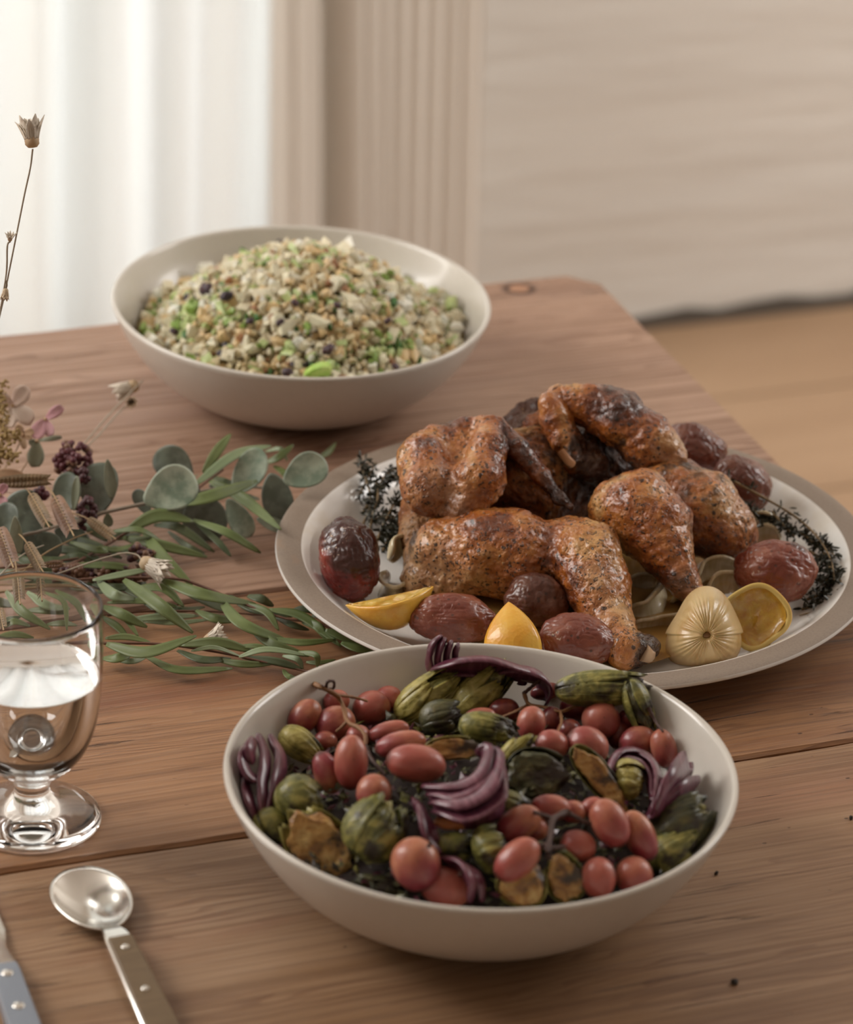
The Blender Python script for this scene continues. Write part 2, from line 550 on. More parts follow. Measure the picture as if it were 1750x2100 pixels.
t = NT('grape_skin', 0.3)
rr = t.rand()
gr = t.n.new('ShaderNodeSeparateXYZ'); t.put(gr.inputs[0], t.tc)
c1 = t.mix(rr, (0.24, 0.032, 0.045), (0.34, 0.075, 0.055))
c2 = t.mix(rr, (0.47, 0.18, 0.085), (0.42, 0.115, 0.08))
f = t.step(t.math('ADD', t.math('MULTIPLY', gr.outputs[0], 26), t.noise(70, 3)), .25, .85)
c = t.mix(f, c1, c2)
ch = t.math('ADD', t.math('MULTIPLY', t.noise(60, 3), 1.0), t.math('MULTIPLY', rr, .12))
c = t.mix(t.step(ch, .69, .78, 0, .8), c, (0.055, 0.018, 0.02))
c = t.mix(t.step(t.voro(240), .14, .07, 0, .6), c, (0.10, 0.03, 0.02))
c = t.mix(t.step(gr.outputs[0], -.0078, -.0098, 0, .85), c, (0.07, 0.025, 0.015))
c = t.mix(t.step(t.noise(150, 4), .45, .75, 0, .2), c, (0.50, 0.26, 0.22))
t.base(c); t.bump(t.noise(130, 3), .35, .0016); t.set('Roughness', .38)
t.set('Subsurface Weight', .25); t.set('Subsurface Radius', (.008, .002, .0015)); t.set('Subsurface Scale', .5); t.set('Coat Weight', .15)
M_GRAPE = t.m
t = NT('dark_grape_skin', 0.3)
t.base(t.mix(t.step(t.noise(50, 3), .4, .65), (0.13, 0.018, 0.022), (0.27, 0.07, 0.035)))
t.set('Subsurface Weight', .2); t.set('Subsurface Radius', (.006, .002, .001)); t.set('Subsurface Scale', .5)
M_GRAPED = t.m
M_TWIG = simple('brown_grape_stem', (0.22, 0.10, 0.035), 0.6)
M_TWIGD = simple('dark_roasted_stem', (0.055, 0.022, 0.014), 0.6)

t = NT('roasted_red_onion', 0.32)
st = t.noise(1, 3, t.map(None, (420, 50, 50)))
c = t.ramp(t.math('ADD', t.math('MULTIPLY', st, .6), t.math('MULTIPLY', t.noise(40, 3), .4)), [(.3, (0.055, 0.010, 0.022)), (.5, (0.11, 0.024, 0.045)), (.7, (0.23, 0.085, 0.115))])
c = t.mix(t.step(t.math('ADD', t.attr('char'), t.math('MULTIPLY', t.noise(70, 3), .5)), .75, 1.0, 0, .9), c, (0.025, 0.010, 0.010))
t.base(c); t.bump(st, .3, .0008); t.set('Coat Weight', .3); t.set('Coat Roughness', .2)
M_RONION = t.m
t = NT('translucent_white_onion', 0.22)
st = t.noise(1, 3, t.map(None, (300, 30, 30)))
c = t.ramp(st, [(.3, (0.46, 0.37, 0.21)), (.7, (0.66, 0.57, 0.40))])
c = t.mix(t.step(t.noise(60, 3), .55, .75, 0, .5), c, (0.36, 0.21, 0.08))
t.base(c); t.bump(st, .2, .0005); t.set('Subsurface Weight', .3); t.set('Subsurface Scale', .4); t.set('Subsurface Radius', (.006, .005, .003)); t.set('Coat Weight', .3)
M_WONION = t.m


def sprout(name, a, b, c3, charlo):
    t = NT(name, .5)
    n = t.noise(105, 4, dist=.6)
    c = t.ramp(n, [(.3, a), (.5, b), (.7, c3)])
    ve = t.step(t.voro(95, feature='DISTANCE_TO_EDGE'), .06, .01)
    c = t.mix(t.step(t.noise(1, 3, t.map(None, (40, 260, 260))), .5, .75, 0, .4), c, c3)
    ch = t.math('ADD', t.noise(62, 4, t.map(None, (1, 1, 1), (4, 1, 2))), t.math('MULTIPLY', t.attr('char'), .35))
    c = t.mix(t.step(ch, charlo, charlo+.14, 0, .95), c, (0.025, 0.014, 0.008))
    t.base(c); t.bump(t.math('ADD', t.noise(1, 3, t.map(None, (40, 260, 260))), n), .6, .0016); t.set('Coat Weight', .2)
    return t.m


M_SPG = sprout('roasted_sprout_leaf', (0.03, 0.036, 0.010), (0.14, 0.135, 0.028), (0.38, 0.33, 0.085), .50)
M_SPY = sprout('yellow_sprout_leaf', (0.11, 0.10, 0.018), (0.33, 0.28, 0.06), (0.52, 0.44, 0.15), .56)
M_SPC = sprout('browned_sprout_cut_face', (0.14, 0.048, 0.010), (0.38, 0.19, 0.045), (0.58, 0.40, 0.15), .53)
M_SPK = sprout('charred_sprout', (0.02, 0.022, 0.009), (0.055, 0.055, 0.018), (0.12, 0.10, 0.03), .48)

t = NT('lemon_peel', .35)
t.base(t.mix(t.step(t.noise(45, 3), .35, .65), (0.72, 0.34, 0.03), (0.78, 0.46, 0.07)))
t.bump(t.voro(420), .25, .0006); t.set('Subsurface Weight', .2); t.set('Subsurface Radius', (.004, .002, .0005)); t.set('Coat Weight', .3)
M_PEEL = t.m
t = NT('roasted_lemon_flesh', .2)
t.base(t.ramp(t.noise(70, 4, dist=1), [(.3, (0.60, 0.25, 0.03)), (.55, (0.76, 0.42, 0.06)), (.75, (0.82, 0.55, 0.16))]))
t.bump(t.noise(170, 4, dist=1.0), .6, .0015); t.set('Coat Weight', .6); t.set('Subsurface Weight', .2); t.set('Subsurface Scale', .5)
M_FLESH = t.m
M_PITH = simple('lemon_pith', (0.72, 0.52, 0.16), .35)
t = NT('pan_juices', .08); t.base(t.mix(t.noise(60, 3), (0.45, 0.22, 0.05), (0.60, 0.38, 0.13)))
t.set('Transmission Weight', .35); t.bump(t.noise(120, 3), .2, .001); t.set('Coat Weight', .5)
M_JUICE = t.m
M_THYME = simple('dried_thyme_leaf', (0.030, 0.030, 0.016), .45)
M_THSTEM = simple('thyme_stem', (0.20, 0.13, 0.055), .6)


def leafm(name, a, b, rough=.5, sc=30):
    t = NT(name, rough)
    c = t.mix(t.step(t.noise(sc, 4), .35, .65), a, b)
    c = t.mix(t.math('MULTIPLY', t.rand(), .35), c, t.mix(.5, a, (0.05, 0.06, 0.02)))
    t.base(c); t.bump(t.noise(160, 3), .15, .0006); t.set('Subsurface Weight', .06); t.set('Subsurface Scale', .2)
    return t.m


M_WIL = leafm('willow_leaf', (0.080, 0.118, 0.028), (0.130, 0.175, 0.050))
M_WILL = leafm('pale_willow_leaf', (0.17, 0.235, 0.115), (0.24, 0.30, 0.16))
M_WILD = leafm('dark_willow_leaf', (0.042, 0.066, 0.026), (0.072, 0.10, 0.038))
M_EUL = leafm('pale_eucalyptus_leaf', (0.15, 0.215, 0.15), (0.40, 0.46, 0.35), .5, 70)
M_EUD = leafm('dark_eucalyptus_leaf', (0.038, 0.056, 0.040), (0.12, 0.155, 0.115), .5, 80)
M_EUO = leafm('olive_eucalyptus_leaf', (0.12, 0.135, 0.075), (0.19, 0.20, 0.12), .5, 55)
M_STEMR = simple('red_brown_stem', (0.13, 0.055, 0.03), .6)
M_STEMG = simple('grey_stem', (0.26, 0.21, 0.16), .7)
M_STEMT = simple('tan_stem', (0.30, 0.20, 0.10), .7)
M_STEMP = simple('pale_dry_stem', (0.42, 0.36, 0.28), .7)
M_PETAL = leafm('ivory_petal', (0.72, 0.62, 0.50), (0.82, 0.74, 0.63), .6)
M_BRACT = leafm('tan_bract', (0.45, 0.30, 0.17), (0.62, 0.47, 0.31), .6)
M_PINK = leafm('pink_petal', (0.50, 0.20, 0.25), (0.66, 0.36, 0.40), .6)
M_BLUSH = leafm('blush_petal', (0.62, 0.43, 0.35), (0.72, 0.58, 0.48), .6)
M_TANP = leafm('tan_petal', (0.50, 0.30, 0.17), (0.62, 0.42, 0.26), .6)
M_OAT = leafm('sea_oat_scale', (0.12, 0.068, 0.03), (0.24, 0.15, 0.072), .6)
M_OATR = leafm('rosy_oat_scale', (0.13, 0.058, 0.032), (0.24, 0.125, 0.072), .6)
M_BERRY = simple('plum_berry', (0.10, 0.022, 0.030), .5)
M_BERRYL = simple('brown_berry', (0.17, 0.085, 0.05), .5)
M_BERRYD = simple('dark_berry', (0.06, 0.018, 0.022), .5)
M_SEED = simple('golden_seed', (0.30, 0.20, 0.07), .7)

t = NT('clear_glass', 0.0, IOR=1.45); t.set('Transmission Weight', 1.0); t.base((1, 1, 1)); M_GLASS = t.m
t = NT('water', 0.0, IOR=1.33); t.set('Transmission Weight', 1.0); t.base((.97, .99, .98)); M_WATER = t.m
t = NT('polished_steel', 0.16); t.set('Metallic', 1.0); t.base((0.72, 0.70, 0.66)); M_STEEL = t.m
t = NT('brown_handle_wood', .5); t.base(t.mix(t.noise(1, 3, t.map(None, (30, 400, 30))), (0.13, 0.085, 0.045), (0.23, 0.16, 0.09))); M_HANDLE = t.m
M_BLUEH = simple('grey_blue_handle', (0.23, 0.26, 0.31), .35)
M_CRUMB = simple('dark_crumb', (0.03, 0.02, 0.015), .7)

# ------------------------------------------------------------------ setting
WY = 3.89
WX0, WX1 = 0.30, 1.38                        # opening of the tall window
fr = root('floor', (1.5, 2.6, -0.02), kind='structure')
yb = [3.895, 3.665, 3.40, 3.13, 2.86, 2.59, 2.32]
for i in range(len(yb)-1):
    V, F = box_geo(-1.4, 4.2, yb[i+1]+.003, yb[i]-.003, -0.02, 0.0)
    mk('floor_board', V, F, M_FLOOR, fr, smooth=False)
V, F = box_geo(-1.4, 4.2, 2.315, 3.9, -0.045, -0.021); mk('subfloor', V, F, M_GAP, fr, smooth=False)
V, F = box_geo(-1.4, 4.2, -1.5, 2.315, -0.045, 0.0); mk('floor_front', V, F, M_FLOOR, fr, smooth=False)
mb = MB()
for a in ((-1.4, WX0, -0.02, 2.7), (WX1, 4.2, -0.02, 2.7), (WX0, WX1, 2.3, 2.7)):
    mb.add(*box_geo(a[0], a[1], WY, WY+.12, a[2], a[3]))
tag(mk('wall_back', mb.v, mb.f, M_WALL, loc=(1, WY, 0), smooth=False), kind='structure')
M_CEIL = simple('ceiling_paint', (0.82, 0.79, 0.75), 0.8)
M_SIDE = simple('side_wall_paint', (0.74, 0.70, 0.65), 0.8)
for nm, bx, mm in (('ceiling', (-1.52, 4.32, -1.62, 4.01, 2.7, 2.8), M_CEIL), ('wall_left', (-1.52, -1.4, -1.5, WY+.12, -.02, 2.7), M_SIDE),
                   ('wall_right', (4.2, 4.32, -1.5, WY+.12, -.02, 2.7), M_SIDE), ('wall_front', (-1.52, 4.32, -1.62, -1.5, -.02, 2.7), M_SIDE)):
    V, F = box_geo(*bx); tag(mk(nm, V, F, mm, smooth=False), kind='structure')
# painted-in shadow: a dark strip along the foot of the wall, a little ragged
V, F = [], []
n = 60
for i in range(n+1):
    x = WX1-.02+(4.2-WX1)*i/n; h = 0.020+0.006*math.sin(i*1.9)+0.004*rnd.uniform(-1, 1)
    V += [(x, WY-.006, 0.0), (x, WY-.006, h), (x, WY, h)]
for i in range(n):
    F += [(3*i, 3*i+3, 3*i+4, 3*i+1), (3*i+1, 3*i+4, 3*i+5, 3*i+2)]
tag(mk('painted_shadow_strip_1', V, F, M_GAP, loc=(2, WY, 0), smooth=False), kind='structure')
wd = root('window_1', ((WX0+WX1)/2, WY, 0.0), kind='structure')
mb = MB()
for a in ((WX0, WX0+.06, 0, 2.3), (WX1-.06, WX1, 0, 2.3), (WX0, WX1, 0, .07), (WX0, WX1, 2.23, 2.3), ((WX0+WX1)/2-.025, (WX0+WX1)/2+.025, 0, 2.3)):
    mb.add(*box_geo(a[0], a[1], WY+.02, WY+.08, a[2], a[3]))
mk('window_frame', mb.v, mb.f, simple('window_paint', (0.7, 0.69, 0.66), .5), wd, smooth=False)


def curtain(name, x0, x1, y, folds, m, label, z0=0.01, z1=2.35, lean=0.0):
    """hanging cloth with soft pleats; folds: list of (x, width, depth)"""
    nx, nz = 420, 24
    V, F = [], []
    for j in range(nz+1):
        z = z0+(z1-z0)*j/nz
        for i in range(nx+1):
            u = i/nx; x = x0+(x1-x0)*u
            d = 0
            for fx, fw, fd in folds: d += fd*math.exp(-((x-fx)/fw)**2)
            V.append((x+lean*(z-1.2)+.004*math.sin(z*3+x*30), y-d+.004*math.sin(z*2+i*.2), z))
    for j in range(nz):
        for i in range(nx):
            a = j*(nx+1)+i; F.append((a, a+1, a+nx+2, a+nx+1))
    return tag(mk(name, V, F, m, loc=((x0+x1)/2, y, z0), solid=.0012), label, 'curtain')


def px2x(px, Y): return PY(px, 250, Y).x


Y1 = 3.80
curtain('sheer_curtain', WX0-.06, px2x(560, Y1), Y1,
        [(.34, .03, .04), (.45, .025, .05), (.56, .03, -.02), (.66, .025, .05), (.78, .03, .04), (.88, .02, -.02), (px2x(60, Y1), .022, .05), (px2x(130, Y1), .016, -.02), (px2x(230, Y1), .03, .04), (px2x(310, Y1), .015, .0), (px2x(370, Y1), .02, .03), (px2x(450, Y1), .03, .055)],
        M_SHEER, 'sheer white curtain with soft pleats glowing in front of the bright window')
Y2 = 3.74
curtain('linen_curtain', px2x(505, Y2), px2x(932, Y2), Y2,
        [(px2x(550, Y2), .03, .035), (px2x(637, Y2), .012, -.05), (px2x(700, Y2), .03, .02), (px2x(810, Y2), .08, .010), (px2x(915, Y2), .02, .012)],
        M_LINEN, 'opaque beige linen curtain with one dark deep pleat, beside the white wall', lean=-.03)

# ------------------------------------------------------------------ table
tb = root('dining_table', TROOT, 'large weathered pine plank table carrying all the dishes', 'table')
ys = [2.468, 2.018, 1.732, 1.44, 1.14]
XR, XL = 1.10, -1.1
TH = .035


def plank(y1, y0, corner=False, m=None):
    nx = 110; g = .0016
    V, F = [], []
    xs = [XL+(XR-XL)*i/nx for i in range(nx+1)]
    for i, x in enumerate(xs):
        wa = .0009*math.sin(x*23+y1*9)+.0006*rnd.uniform(-1, 1)
        wb = .0009*math.sin(x*19+y0*7)+.0006*rnd.uniform(-1, 1)
        top, bot = y1-g+wa, y0+g+wb
        if corner:
            dx = XR-x; R = .022
            if dx < R: top -= R-math.sqrt(max(R*R-(R-dx)**2, 0))
        for yy, zz in ((top, T-TH), (top, T-.0022), (top-.0022, T), (bot+.0022, T), (bot, T-.0022), (bot, T-TH)):
            V.append((x, yy, zz))
    for i in range(nx):
        for k in range(6):
            a, b = i*6+k, i*6+(k+1) % 6
            F.append((a, b, b+6, a+6))
    F.append(tuple(range(5, -1, -1))); F.append(tuple(nx*6+k for k in range(6)))
    return mk('plank', V, F, m, tb, smooth=False)


for i in range(len(ys)-1): plank(ys[i], ys[i+1], i == 0, (M_WOODF, M_WOODO, M_WOOD, M_WOOD)[i])
V, F = box_geo(XL+.08, XR-.08, 1.2, 2.4, T-TH-.02, T-TH-.001); mk('under_batten', V, F, M_APRON, tb, smooth=False)
mb = MB()
for y in (1.22, 2.36):
    V, F = box_geo(XL+.1, XR-.1, y-.012, y+.012, T-TH-.12, T-TH-.02); mk('apron', V, F, M_APRON, tb, smooth=False)
for x in (XL+.12, XR-.12):
    for y in (1.24, 2.34):
        V, F = box_geo(x-.035, x+.035, y-.035, y+.035, 0, T-TH-.02); mk('leg', V, F, M_APRON, tb, smooth=False)
# ------------------------------------------------------------------ dishes
FB = Vector((.6859, 1.6395, T)); BB = Vector((.8003, 2.3099, T)); PL = Vector((.884, 1.970, T))


def bowl(c, R, Hh, name, label, s):
    o = [(.0, .003), (.045, .003), (.050, .0), (.062, .0), (.078, .005), (.1, .0165), (.121, .034), (.138, .058), (.148, .08)]
    k, kz = R/.148, Hh/.08
    pr = [(r*k, z*kz) for r, z in o]
    out = pr[:3] + spline_prof(pr[3:], 26)
    i_ = [(.1435, .0795), (.1335, .058), (.1165, .0375), (.094, .021), (.07, .011), (.04, .0085), (.0, .008)]
    inn = spline_prof([(r*k, z*kz) for r, z in i_], 26)
    lip = [(R-.0004, Hh+.0012), (R-.0018, Hh+.002), (R-.0035, Hh+.0012)]
    V, F = lathe_geo(out+lip+inn, 128, s[0], s[1], c.x, c.y, c.z, s[2])
    return tag(mk(name, V, F, M_BOWL, loc=c), label, 'bowl')


bowl(BB, .140, .075, 'salad_bowl', 'wide cream stoneware bowl heaped with chopped cauliflower salad, far side of table', (1.007, .996, -1.07))
bowl(FB, .148, .08, 'vegetable_bowl', 'wide cream stoneware bowl of roasted grapes and sprouts, nearest the viewer', (1.004, .996, .55))

pt = root('oval_platter', PL, 'large oval platter with white glazed well and broad bare brown rim', 'platter')
def ell_lathe(prof, n=144):
    """prof: (a, b, z) semi-axes"""
    V, F = [], []
    for a, b, z in prof:
        for k in range(n):
            th = 2*math.pi*k/n; V.append((PL.x+a*math.cos(th), PL.y+b*math.sin(th), T+z))
    for i in range(len(prof)-1):
        for k in range(n):
            k2 = (k+1) % n; F.append((i*n+k, i*n+k2, (i+1)*n+k2, (i+1)*n+k))
    return V, F


V, F = ell_lathe([(.001, .001, .004), (.11, .10, .004), (.118, .108, .0), (.135, .122, .0), (.150, .137, .006), (.172, .159, .017), (.190, .177, .0245), (.2015, .1885, .0265),
                  (.2040, .191, .0275), (.2043, .1913, .0285), (.2035, .1905, .0300)])
mk('underside', V, F, M_PLATE, pt)
V, F = ell_lathe([(.2035, .1905, .0300), (.2015, .1885, .0308), (.196, .183, .0303), (.1890, .1757, .0300), (.1868, .1735, .0298)])
mk('bare_rim', V, F, M_RIM, pt)
V, F = ell_lathe([(.1868, .1735, .0298), (.1850, .1717, .0292), (.1800, .1667, .0255), (.1725, .159, .0175), (.160, .1465, .0105), (.145, .132, .0078), (.12, .107, .007), (.06, .05, .0068), (.001, .001, .0068)])
mk('glazed_well', V, F, M_PLATE, pt)

th = np.linspace(0, 2*np.pi, 49)[:-1]
jc = P(1400, 1275, .012)-PL
V = []
for k, a in enumerate(th):
    R = (1+.10*math.sin(3*a+1)+.06*math.sin(5*a))
    x, y = -.02+.105*math.cos(a)*R, -.045+.092*math.sin(a)*R
    V.append((PL.x+x, PL.y+y, T+.0125))
V.append((PL.x-.02, PL.y-.045, T+.013))
F = [(i, (i+1) % 48, 48) for i in range(48)]
tag(mk('pan_juices', V, F, M_JUICE), 'amber pan juices pooled in the well under the chicken', 'juice', kind='stuff')


# ------------------------------------------------------------------ chicken
def chain(*a): return [(P(x, y, z), r) for x, y, z, r in a]


def attr_blobs(V, blobs, default=0.0):
    d = np.full(len(V), default)
    for (p, r, s) in blobs:
        q = np.linalg.norm(V-np.array(p), axis=1)
        d = np.maximum(d, s*np.clip(1.5-q/r, 0, 1))
    return d


def meat(name, parent, chains, k=.01, m=None, char=(), pale=(), amp=.0022, h=.0011, seed=0, extra=None, cbase=0.0):
    V, F = sdf_mesh(chains, k, h, extra)
    N = vnormals(V, F)
    d = amp*fbm(V, 45, 2, seed)+amp*.45*(ridge(V, 130, seed+9)-.6)+amp*.35*fbm(V, 260, 2, seed+3)
    V2 = V+N*d[:, None]
    V2[:, 2] = np.maximum(V2[:, 2], T+.0085)
    at = {'char': attr_blobs(V, [(P(x, y, z), r, s) for x, y, z, r, s in char], cbase),
          'pale': attr_blobs(V, [(P(x, y, z), r, s) for x, y, z, r, s in pale])}
    return mk(name, V2, F, m or M_CHICK, parent, attrs=at)


r = root('roast_chicken_breast', P(1010, 1040, .0), 'roasted chicken breast with folded golden wing and pointed wing tip, left half of the platter', 'chicken', 'roast chicken pieces on the platter')
meat('breast', r, [chain((880, 1070, .035, .022), (930, 1000, .045, .030), (1060, 1000, .050, .036), (1150, 960, .052, .034)),
                   chain((868, 1110, .032, .014), (872, 1195, .018, .013))],
     .014, M_CHICKD, char=[(1080, 1000, .075, .05, .25), (1180, 940, .07, .04, .5)], pale=[(862, 1130, .03, .03, .9), (885, 1060, .05, .025, .5)], amp=.003, seed=3)
meat('wing', r, [chain((893, 905, .090, .011), (872, 945, .082, .0175), (885, 1005, .073, .0185), (930, 1048, .062, .0115)),
                 chain((1005, 880, .100, .0075), (1003, 925, .095, .0125), (985, 985, .083, .0165), (950, 1045, .066, .0125)),
                 chain((895, 900, .090, .010), (950, 885, .094, .009), (1005, 880, .1, .008)),
                 chain((940, 905, .086, .0135), (943, 940, .080, .017), (935, 1000, .068, .017))],
     .006, char=[(915, 878, .095, .012, .6), (1015, 875, .1, .010, .35)], pale=[(900, 1020, .08, .022, .45)], seed=5)
meat('wing_tip', r, [chain((1018, 878, .100, .0072), (1060, 920, .092, .0068), (1110, 975, .080, .0062), (1150, 1020, .070, .0042), (1172, 1040, .066, .0022))],
     .004, M_CHICK, char=[(1150, 1015, .07, .016, .8), (1090, 950, .085, .012, .35)], amp=.0016, h=.0008, seed=8)

r = root('charred_chicken_piece', P(1180, 960, .0), 'charred chicken piece with raised wing, highest and farthest back on the platter', 'chicken', 'roast chicken pieces on the platter')
meat('meat', r, [chain((1070, 895, .060, .018), (1120, 905, .058, .026), (1200, 960, .050, .030), (1300, 965, .045, .026)),
                 chain((1085, 880, .075, .009), (1118, 868, .085, .010), (1122, 845, .095, .005))],
     .010, M_CHICKD, char=[(1090, 885, .07, .03, .9), (1240, 950, .06, .05, .6)], amp=.0035, seed=12)
meat('drumette', r, [chain((1165, 822, .106, .0095), (1215, 832, .104, .014), (1270, 862, .098, .0185), (1330, 905, .088, .0185), (1372, 940, .079, .0125))],
     .008, char=[(1235, 880, .085, .02, .6), (1290, 935, .075, .02, .6)], pale=[(1365, 935, .08, .018, .8), (1150, 815, .1, .01, .5)], seed=15)
meat('wing_flat', r, [chain((1128, 832, .106, .0075), (1140, 860, .098, .0105), (1160, 905, .086, .0105), (1180, 945, .076, .0085)),
                      chain((1150, 815, .108, .008), (1190, 830, .104, .0085)),
                      chain((1180, 945, .076, .0085), (1215, 965, .070, .0068), (1252, 992, .062, .0032)),
                      chain((1205, 905, .080, .008), (1225, 950, .074, .006))],
     .005, char=[(1200, 930, .08, .018, .8), (1230, 975, .07, .02, .9), (1150, 880, .09, .008, .5)], pale=[(1135, 835, .1, .013, .5)], seed=17)
V, F = tube_geo(bez([P(1150, 925, .088), P(1166, 945, .083), P(1176, 953, .080)], 3), [.003, .0032, .0026], 8); mk('bone', V, F, M_BONE, r)

r = root('chicken_leg_quarter', P(1100, 1180, .0), 'whole golden chicken leg with thigh lying across the platter front', 'chicken', 'roast chicken pieces on the platter')
meat('meat', r, [chain((868, 1135, .036, .0095), (905, 1125, .042, .0185), (980, 1132, .043, .0270), (1070, 1140, .043, .0280), (1120, 1140, .042, .022)),
                 chain((1160, 1120, .050, .0205), (1198, 1148, .049, .0240), (1220, 1192, .043, .0210), (1240, 1238, .036, .0155), (1262, 1288, .029, .0122), (1288, 1326, .025, .0118)),
                 chain((1282, 1340, .022, .0105), (1322, 1328, .024, .0098)),
                 chain((865, 1190, .022, .013), (930, 1195, .024, .012))],
     .007, char=[(1325, 1335, .024, .014, .8), (1120, 1215, .025, .02, .4), (870, 1110, .045, .012, .5)],
     pale=[(880, 1190, .025, .028, 1.), (1235, 1170, .06, .014, .55), (1250, 1245, .045, .012, .5), (1320, 1325, .032, .008, .6)], seed=21)
V, F = tube_geo([P(1318, 1338, .026), P(1334, 1345, .022)], [.006, .0048], 10); mk('bone_end', V, F, simple('pale_bone', (.5, .33, .2), .4), r)
r = root('chicken_drumstick', P(1370, 1100, .0), 'upright browned chicken drumstick and thigh behind the white onions', 'chicken', 'roast chicken pieces on the platter')
meat('drumstick', r, [chain((1264, 1040, .068, .0185), (1305, 1048, .068, .0260), (1345, 1080, .062, .0235), (1368, 1130, .052, .0165), (1395, 1180, .042, .0105), (1425, 1222, .033, .0082))],
     .007, char=[(1270, 990, .08, .014, .7), (1390, 1090, .06, .014, .5)], pale=[(1405, 1110, .055, .013, .6), (1420, 1200, .04, .012, .4)], seed=25)
meat('thigh', r, [chain((1375, 1010, .062, .022), (1430, 1050, .052, .0285), (1480, 1090, .042, .0225), (1500, 1115, .034, .0155)), chain((1345, 990, .06, .016), (1400, 990, .06, .016))],
     .007, char=[(1400, 985, .075, .03, .45), (1420, 1090, .06, .02, .3)], pale=[(1500, 1050, .06, .014, .45)], seed=27)


def curve_seed(p, s):
    pass


# ------------------------------------------------------------------ potatoes
def ico(n=4):
    import bmesh
    bm = bmesh.new(); bmesh.ops.create_icosphere(bm, subdivisions=n, radius=1.0)
    V = np.array([v.co[:] for v in bm.verts]); F = [tuple(v.index for v in f.verts) for f in bm.faces]; bm.free()
    return V, F


ICO5, ICO4, ICO3, ICO2 = ico(6), ico(5), ico(4), ico(3)


def ellipsoid(px, py, z, a, b, ang, c=None, geo=None, tilt=0.0):
    """centre on the sight line at height z; a,b = half sizes in photo pixels, ang = degrees anticlockwise; returns centre, axes"""
    p = P(px, py, z); s = mpp(p)
    th = math.radians(ang)
    A = RT*math.cos(th)+UP*math.sin(th); B = -RT*math.sin(th)+UP*math.cos(th); C = -FWD
    return p, A*(a*s), B*(b*s), C*((c if c else b)*s)


def lump(name, px, py, z, a, b, ang, m, c=None, geo=None, amp=.05, sc=1.6, seed=0, box=0.0, char=(), parent=None, wr=.02, **kw):
    p, A, B, C = ellipsoid(px, py, z, a, b, ang, c)
    U, F = geo or ICO4
    U = U.copy()
    if box: U = np.sign(U)*np.abs(U)**(1-box); U /= 1+box*.25
    off = np.array([seed*3.1, seed*1.7, seed*.9])
    d = 1+amp*fbm(U+off, sc, 2, seed)-wr*ridge(U+off, sc*4, seed+5)**3+wr*.5
    W = U*d[:, None]
    V = np.array(p)+W[:, :1]*np.array(A)+W[:, 1:2]*np.array(B)+W[:, 2:]*np.array(C)
    at = {'char': attr_blobs(U, char) if char else np.zeros(len(V))}
    if parent is None: return mk(name, V, F, m, loc=(p.x, p.y, float(V[:, 2].min())), attrs=at)
    return mk(name, V, F, m, parent, attrs=at)


def pot(px, py, z, a, b, ang, m, label, **kw):
    o = lump('potato', px, py, z, a, b, ang, m, amp=.09, geo=ICO5, wr=.035, **kw)
    tag(o, label, 'potato', 'roasted potatoes around the chicken')
    return o


pot(717, 1148, .034, 89, 64, 105, M_POTC, 'crimson potato with blackened blistered top, standing at platter left end', seed=1, c=70,
    char=[((.7, -.25, .55), 1.05, 1.0), ((.1, -.75, .5), .55, .9)])
pot(927, 1268, .028, 90, 52, -3, M_POT, 'longest russet-red potato, lying between the two lemon wedges', seed=2, c=58)
pot(1102, 1231, .030, 66, 53, -12, M_POTD, 'small wrinkled potato tucked against the middle of the chicken leg', seed=3)
pot(1189, 1315, .026, 84, 56, -6, M_POT, 'dusty pink-brown potato beside the chicken leg bone end', seed=4, c=58)
pot(1591, 1172, .036, 86, 64, -2, M_POT, 'large dimpled red potato behind the squeezed lemon half', seed=5, c=62, char=[((.5, .8, .3), .35, .45)])
pot(1425, 921, .050, 66, 52, -22, M_POTD, 'glossy brown potato at the back, touching the raised wing', seed=6)
pot(1524, 990, .042, 66, 49, -42, M_POTD, 'rough brown potato at the back right under a thyme stem', seed=7)

# ------------------------------------------------------------------ lemons and onions on the platter
def lemon_wedge(px, py, z, Lh, Wh, ang, label, open_=75, roll=0, yawv=0):
    """a wedge of lemon: peel = part of an ellipsoid, two flesh faces meeting in an edge. long axis = local X"""
    p = P(px, py, z); s = mpp(p)
    th = math.radians(ang)
    A = RT*math.cos(th)+UP*math.sin(th)
    B = (-RT*math.sin(th)+UP*math.cos(th)); C = -FWD
    q = Quaternion(A, math.radians(roll)); B = q @ B; C = q @ C
    r_ = root('lemon_wedge', p-C*(Wh*s*.5), label, 'lemon', 'roasted lemon wedges')
    Lm, Wm = Lh*s, Wh*s
    n, m_ = 20, 14
    def pt_(u, v, sc=1.0):
        x = math.cos(math.pi*u); R = max(1-x*x, 0)**.95
        a = math.radians(-open_/2+open_*v)
        return p + A*(x*Lm*(1 if sc == 1 else .96)) + (C*math.cos(a)*1.0+B*math.sin(a))*R*Wm*1.6*sc - C*Wm*.9
    V = [pt_(i/n, j/m_) for i in range(n+1) for j in range(m_+1)]
    F = [(i*(m_+1)+j, (i+1)*(m_+1)+j, (i+1)*(m_+1)+j+1, i*(m_+1)+j+1) for i in range(n) for j in range(m_)]
    mk('peel', V, F, M_PEEL, r_, solid=.002)
    for v in (0, 1):
        V2, F2 = [], []
        for i in range(n+1):
            for j in range(7):
                V2.append(pt_(i/n, v, .02+.95*j/6)+(-B if v else B)*(.0016*math.sin(i*1.3)*math.sin(j)))
        for i in range(n):
            for j in range(6): F2.append((i*7+j, (i+1)*7+j, (i+1)*7+j+1, i*7+j+1))
        mk('flesh', V2, F2, M_FLESH, r_)
    return r_


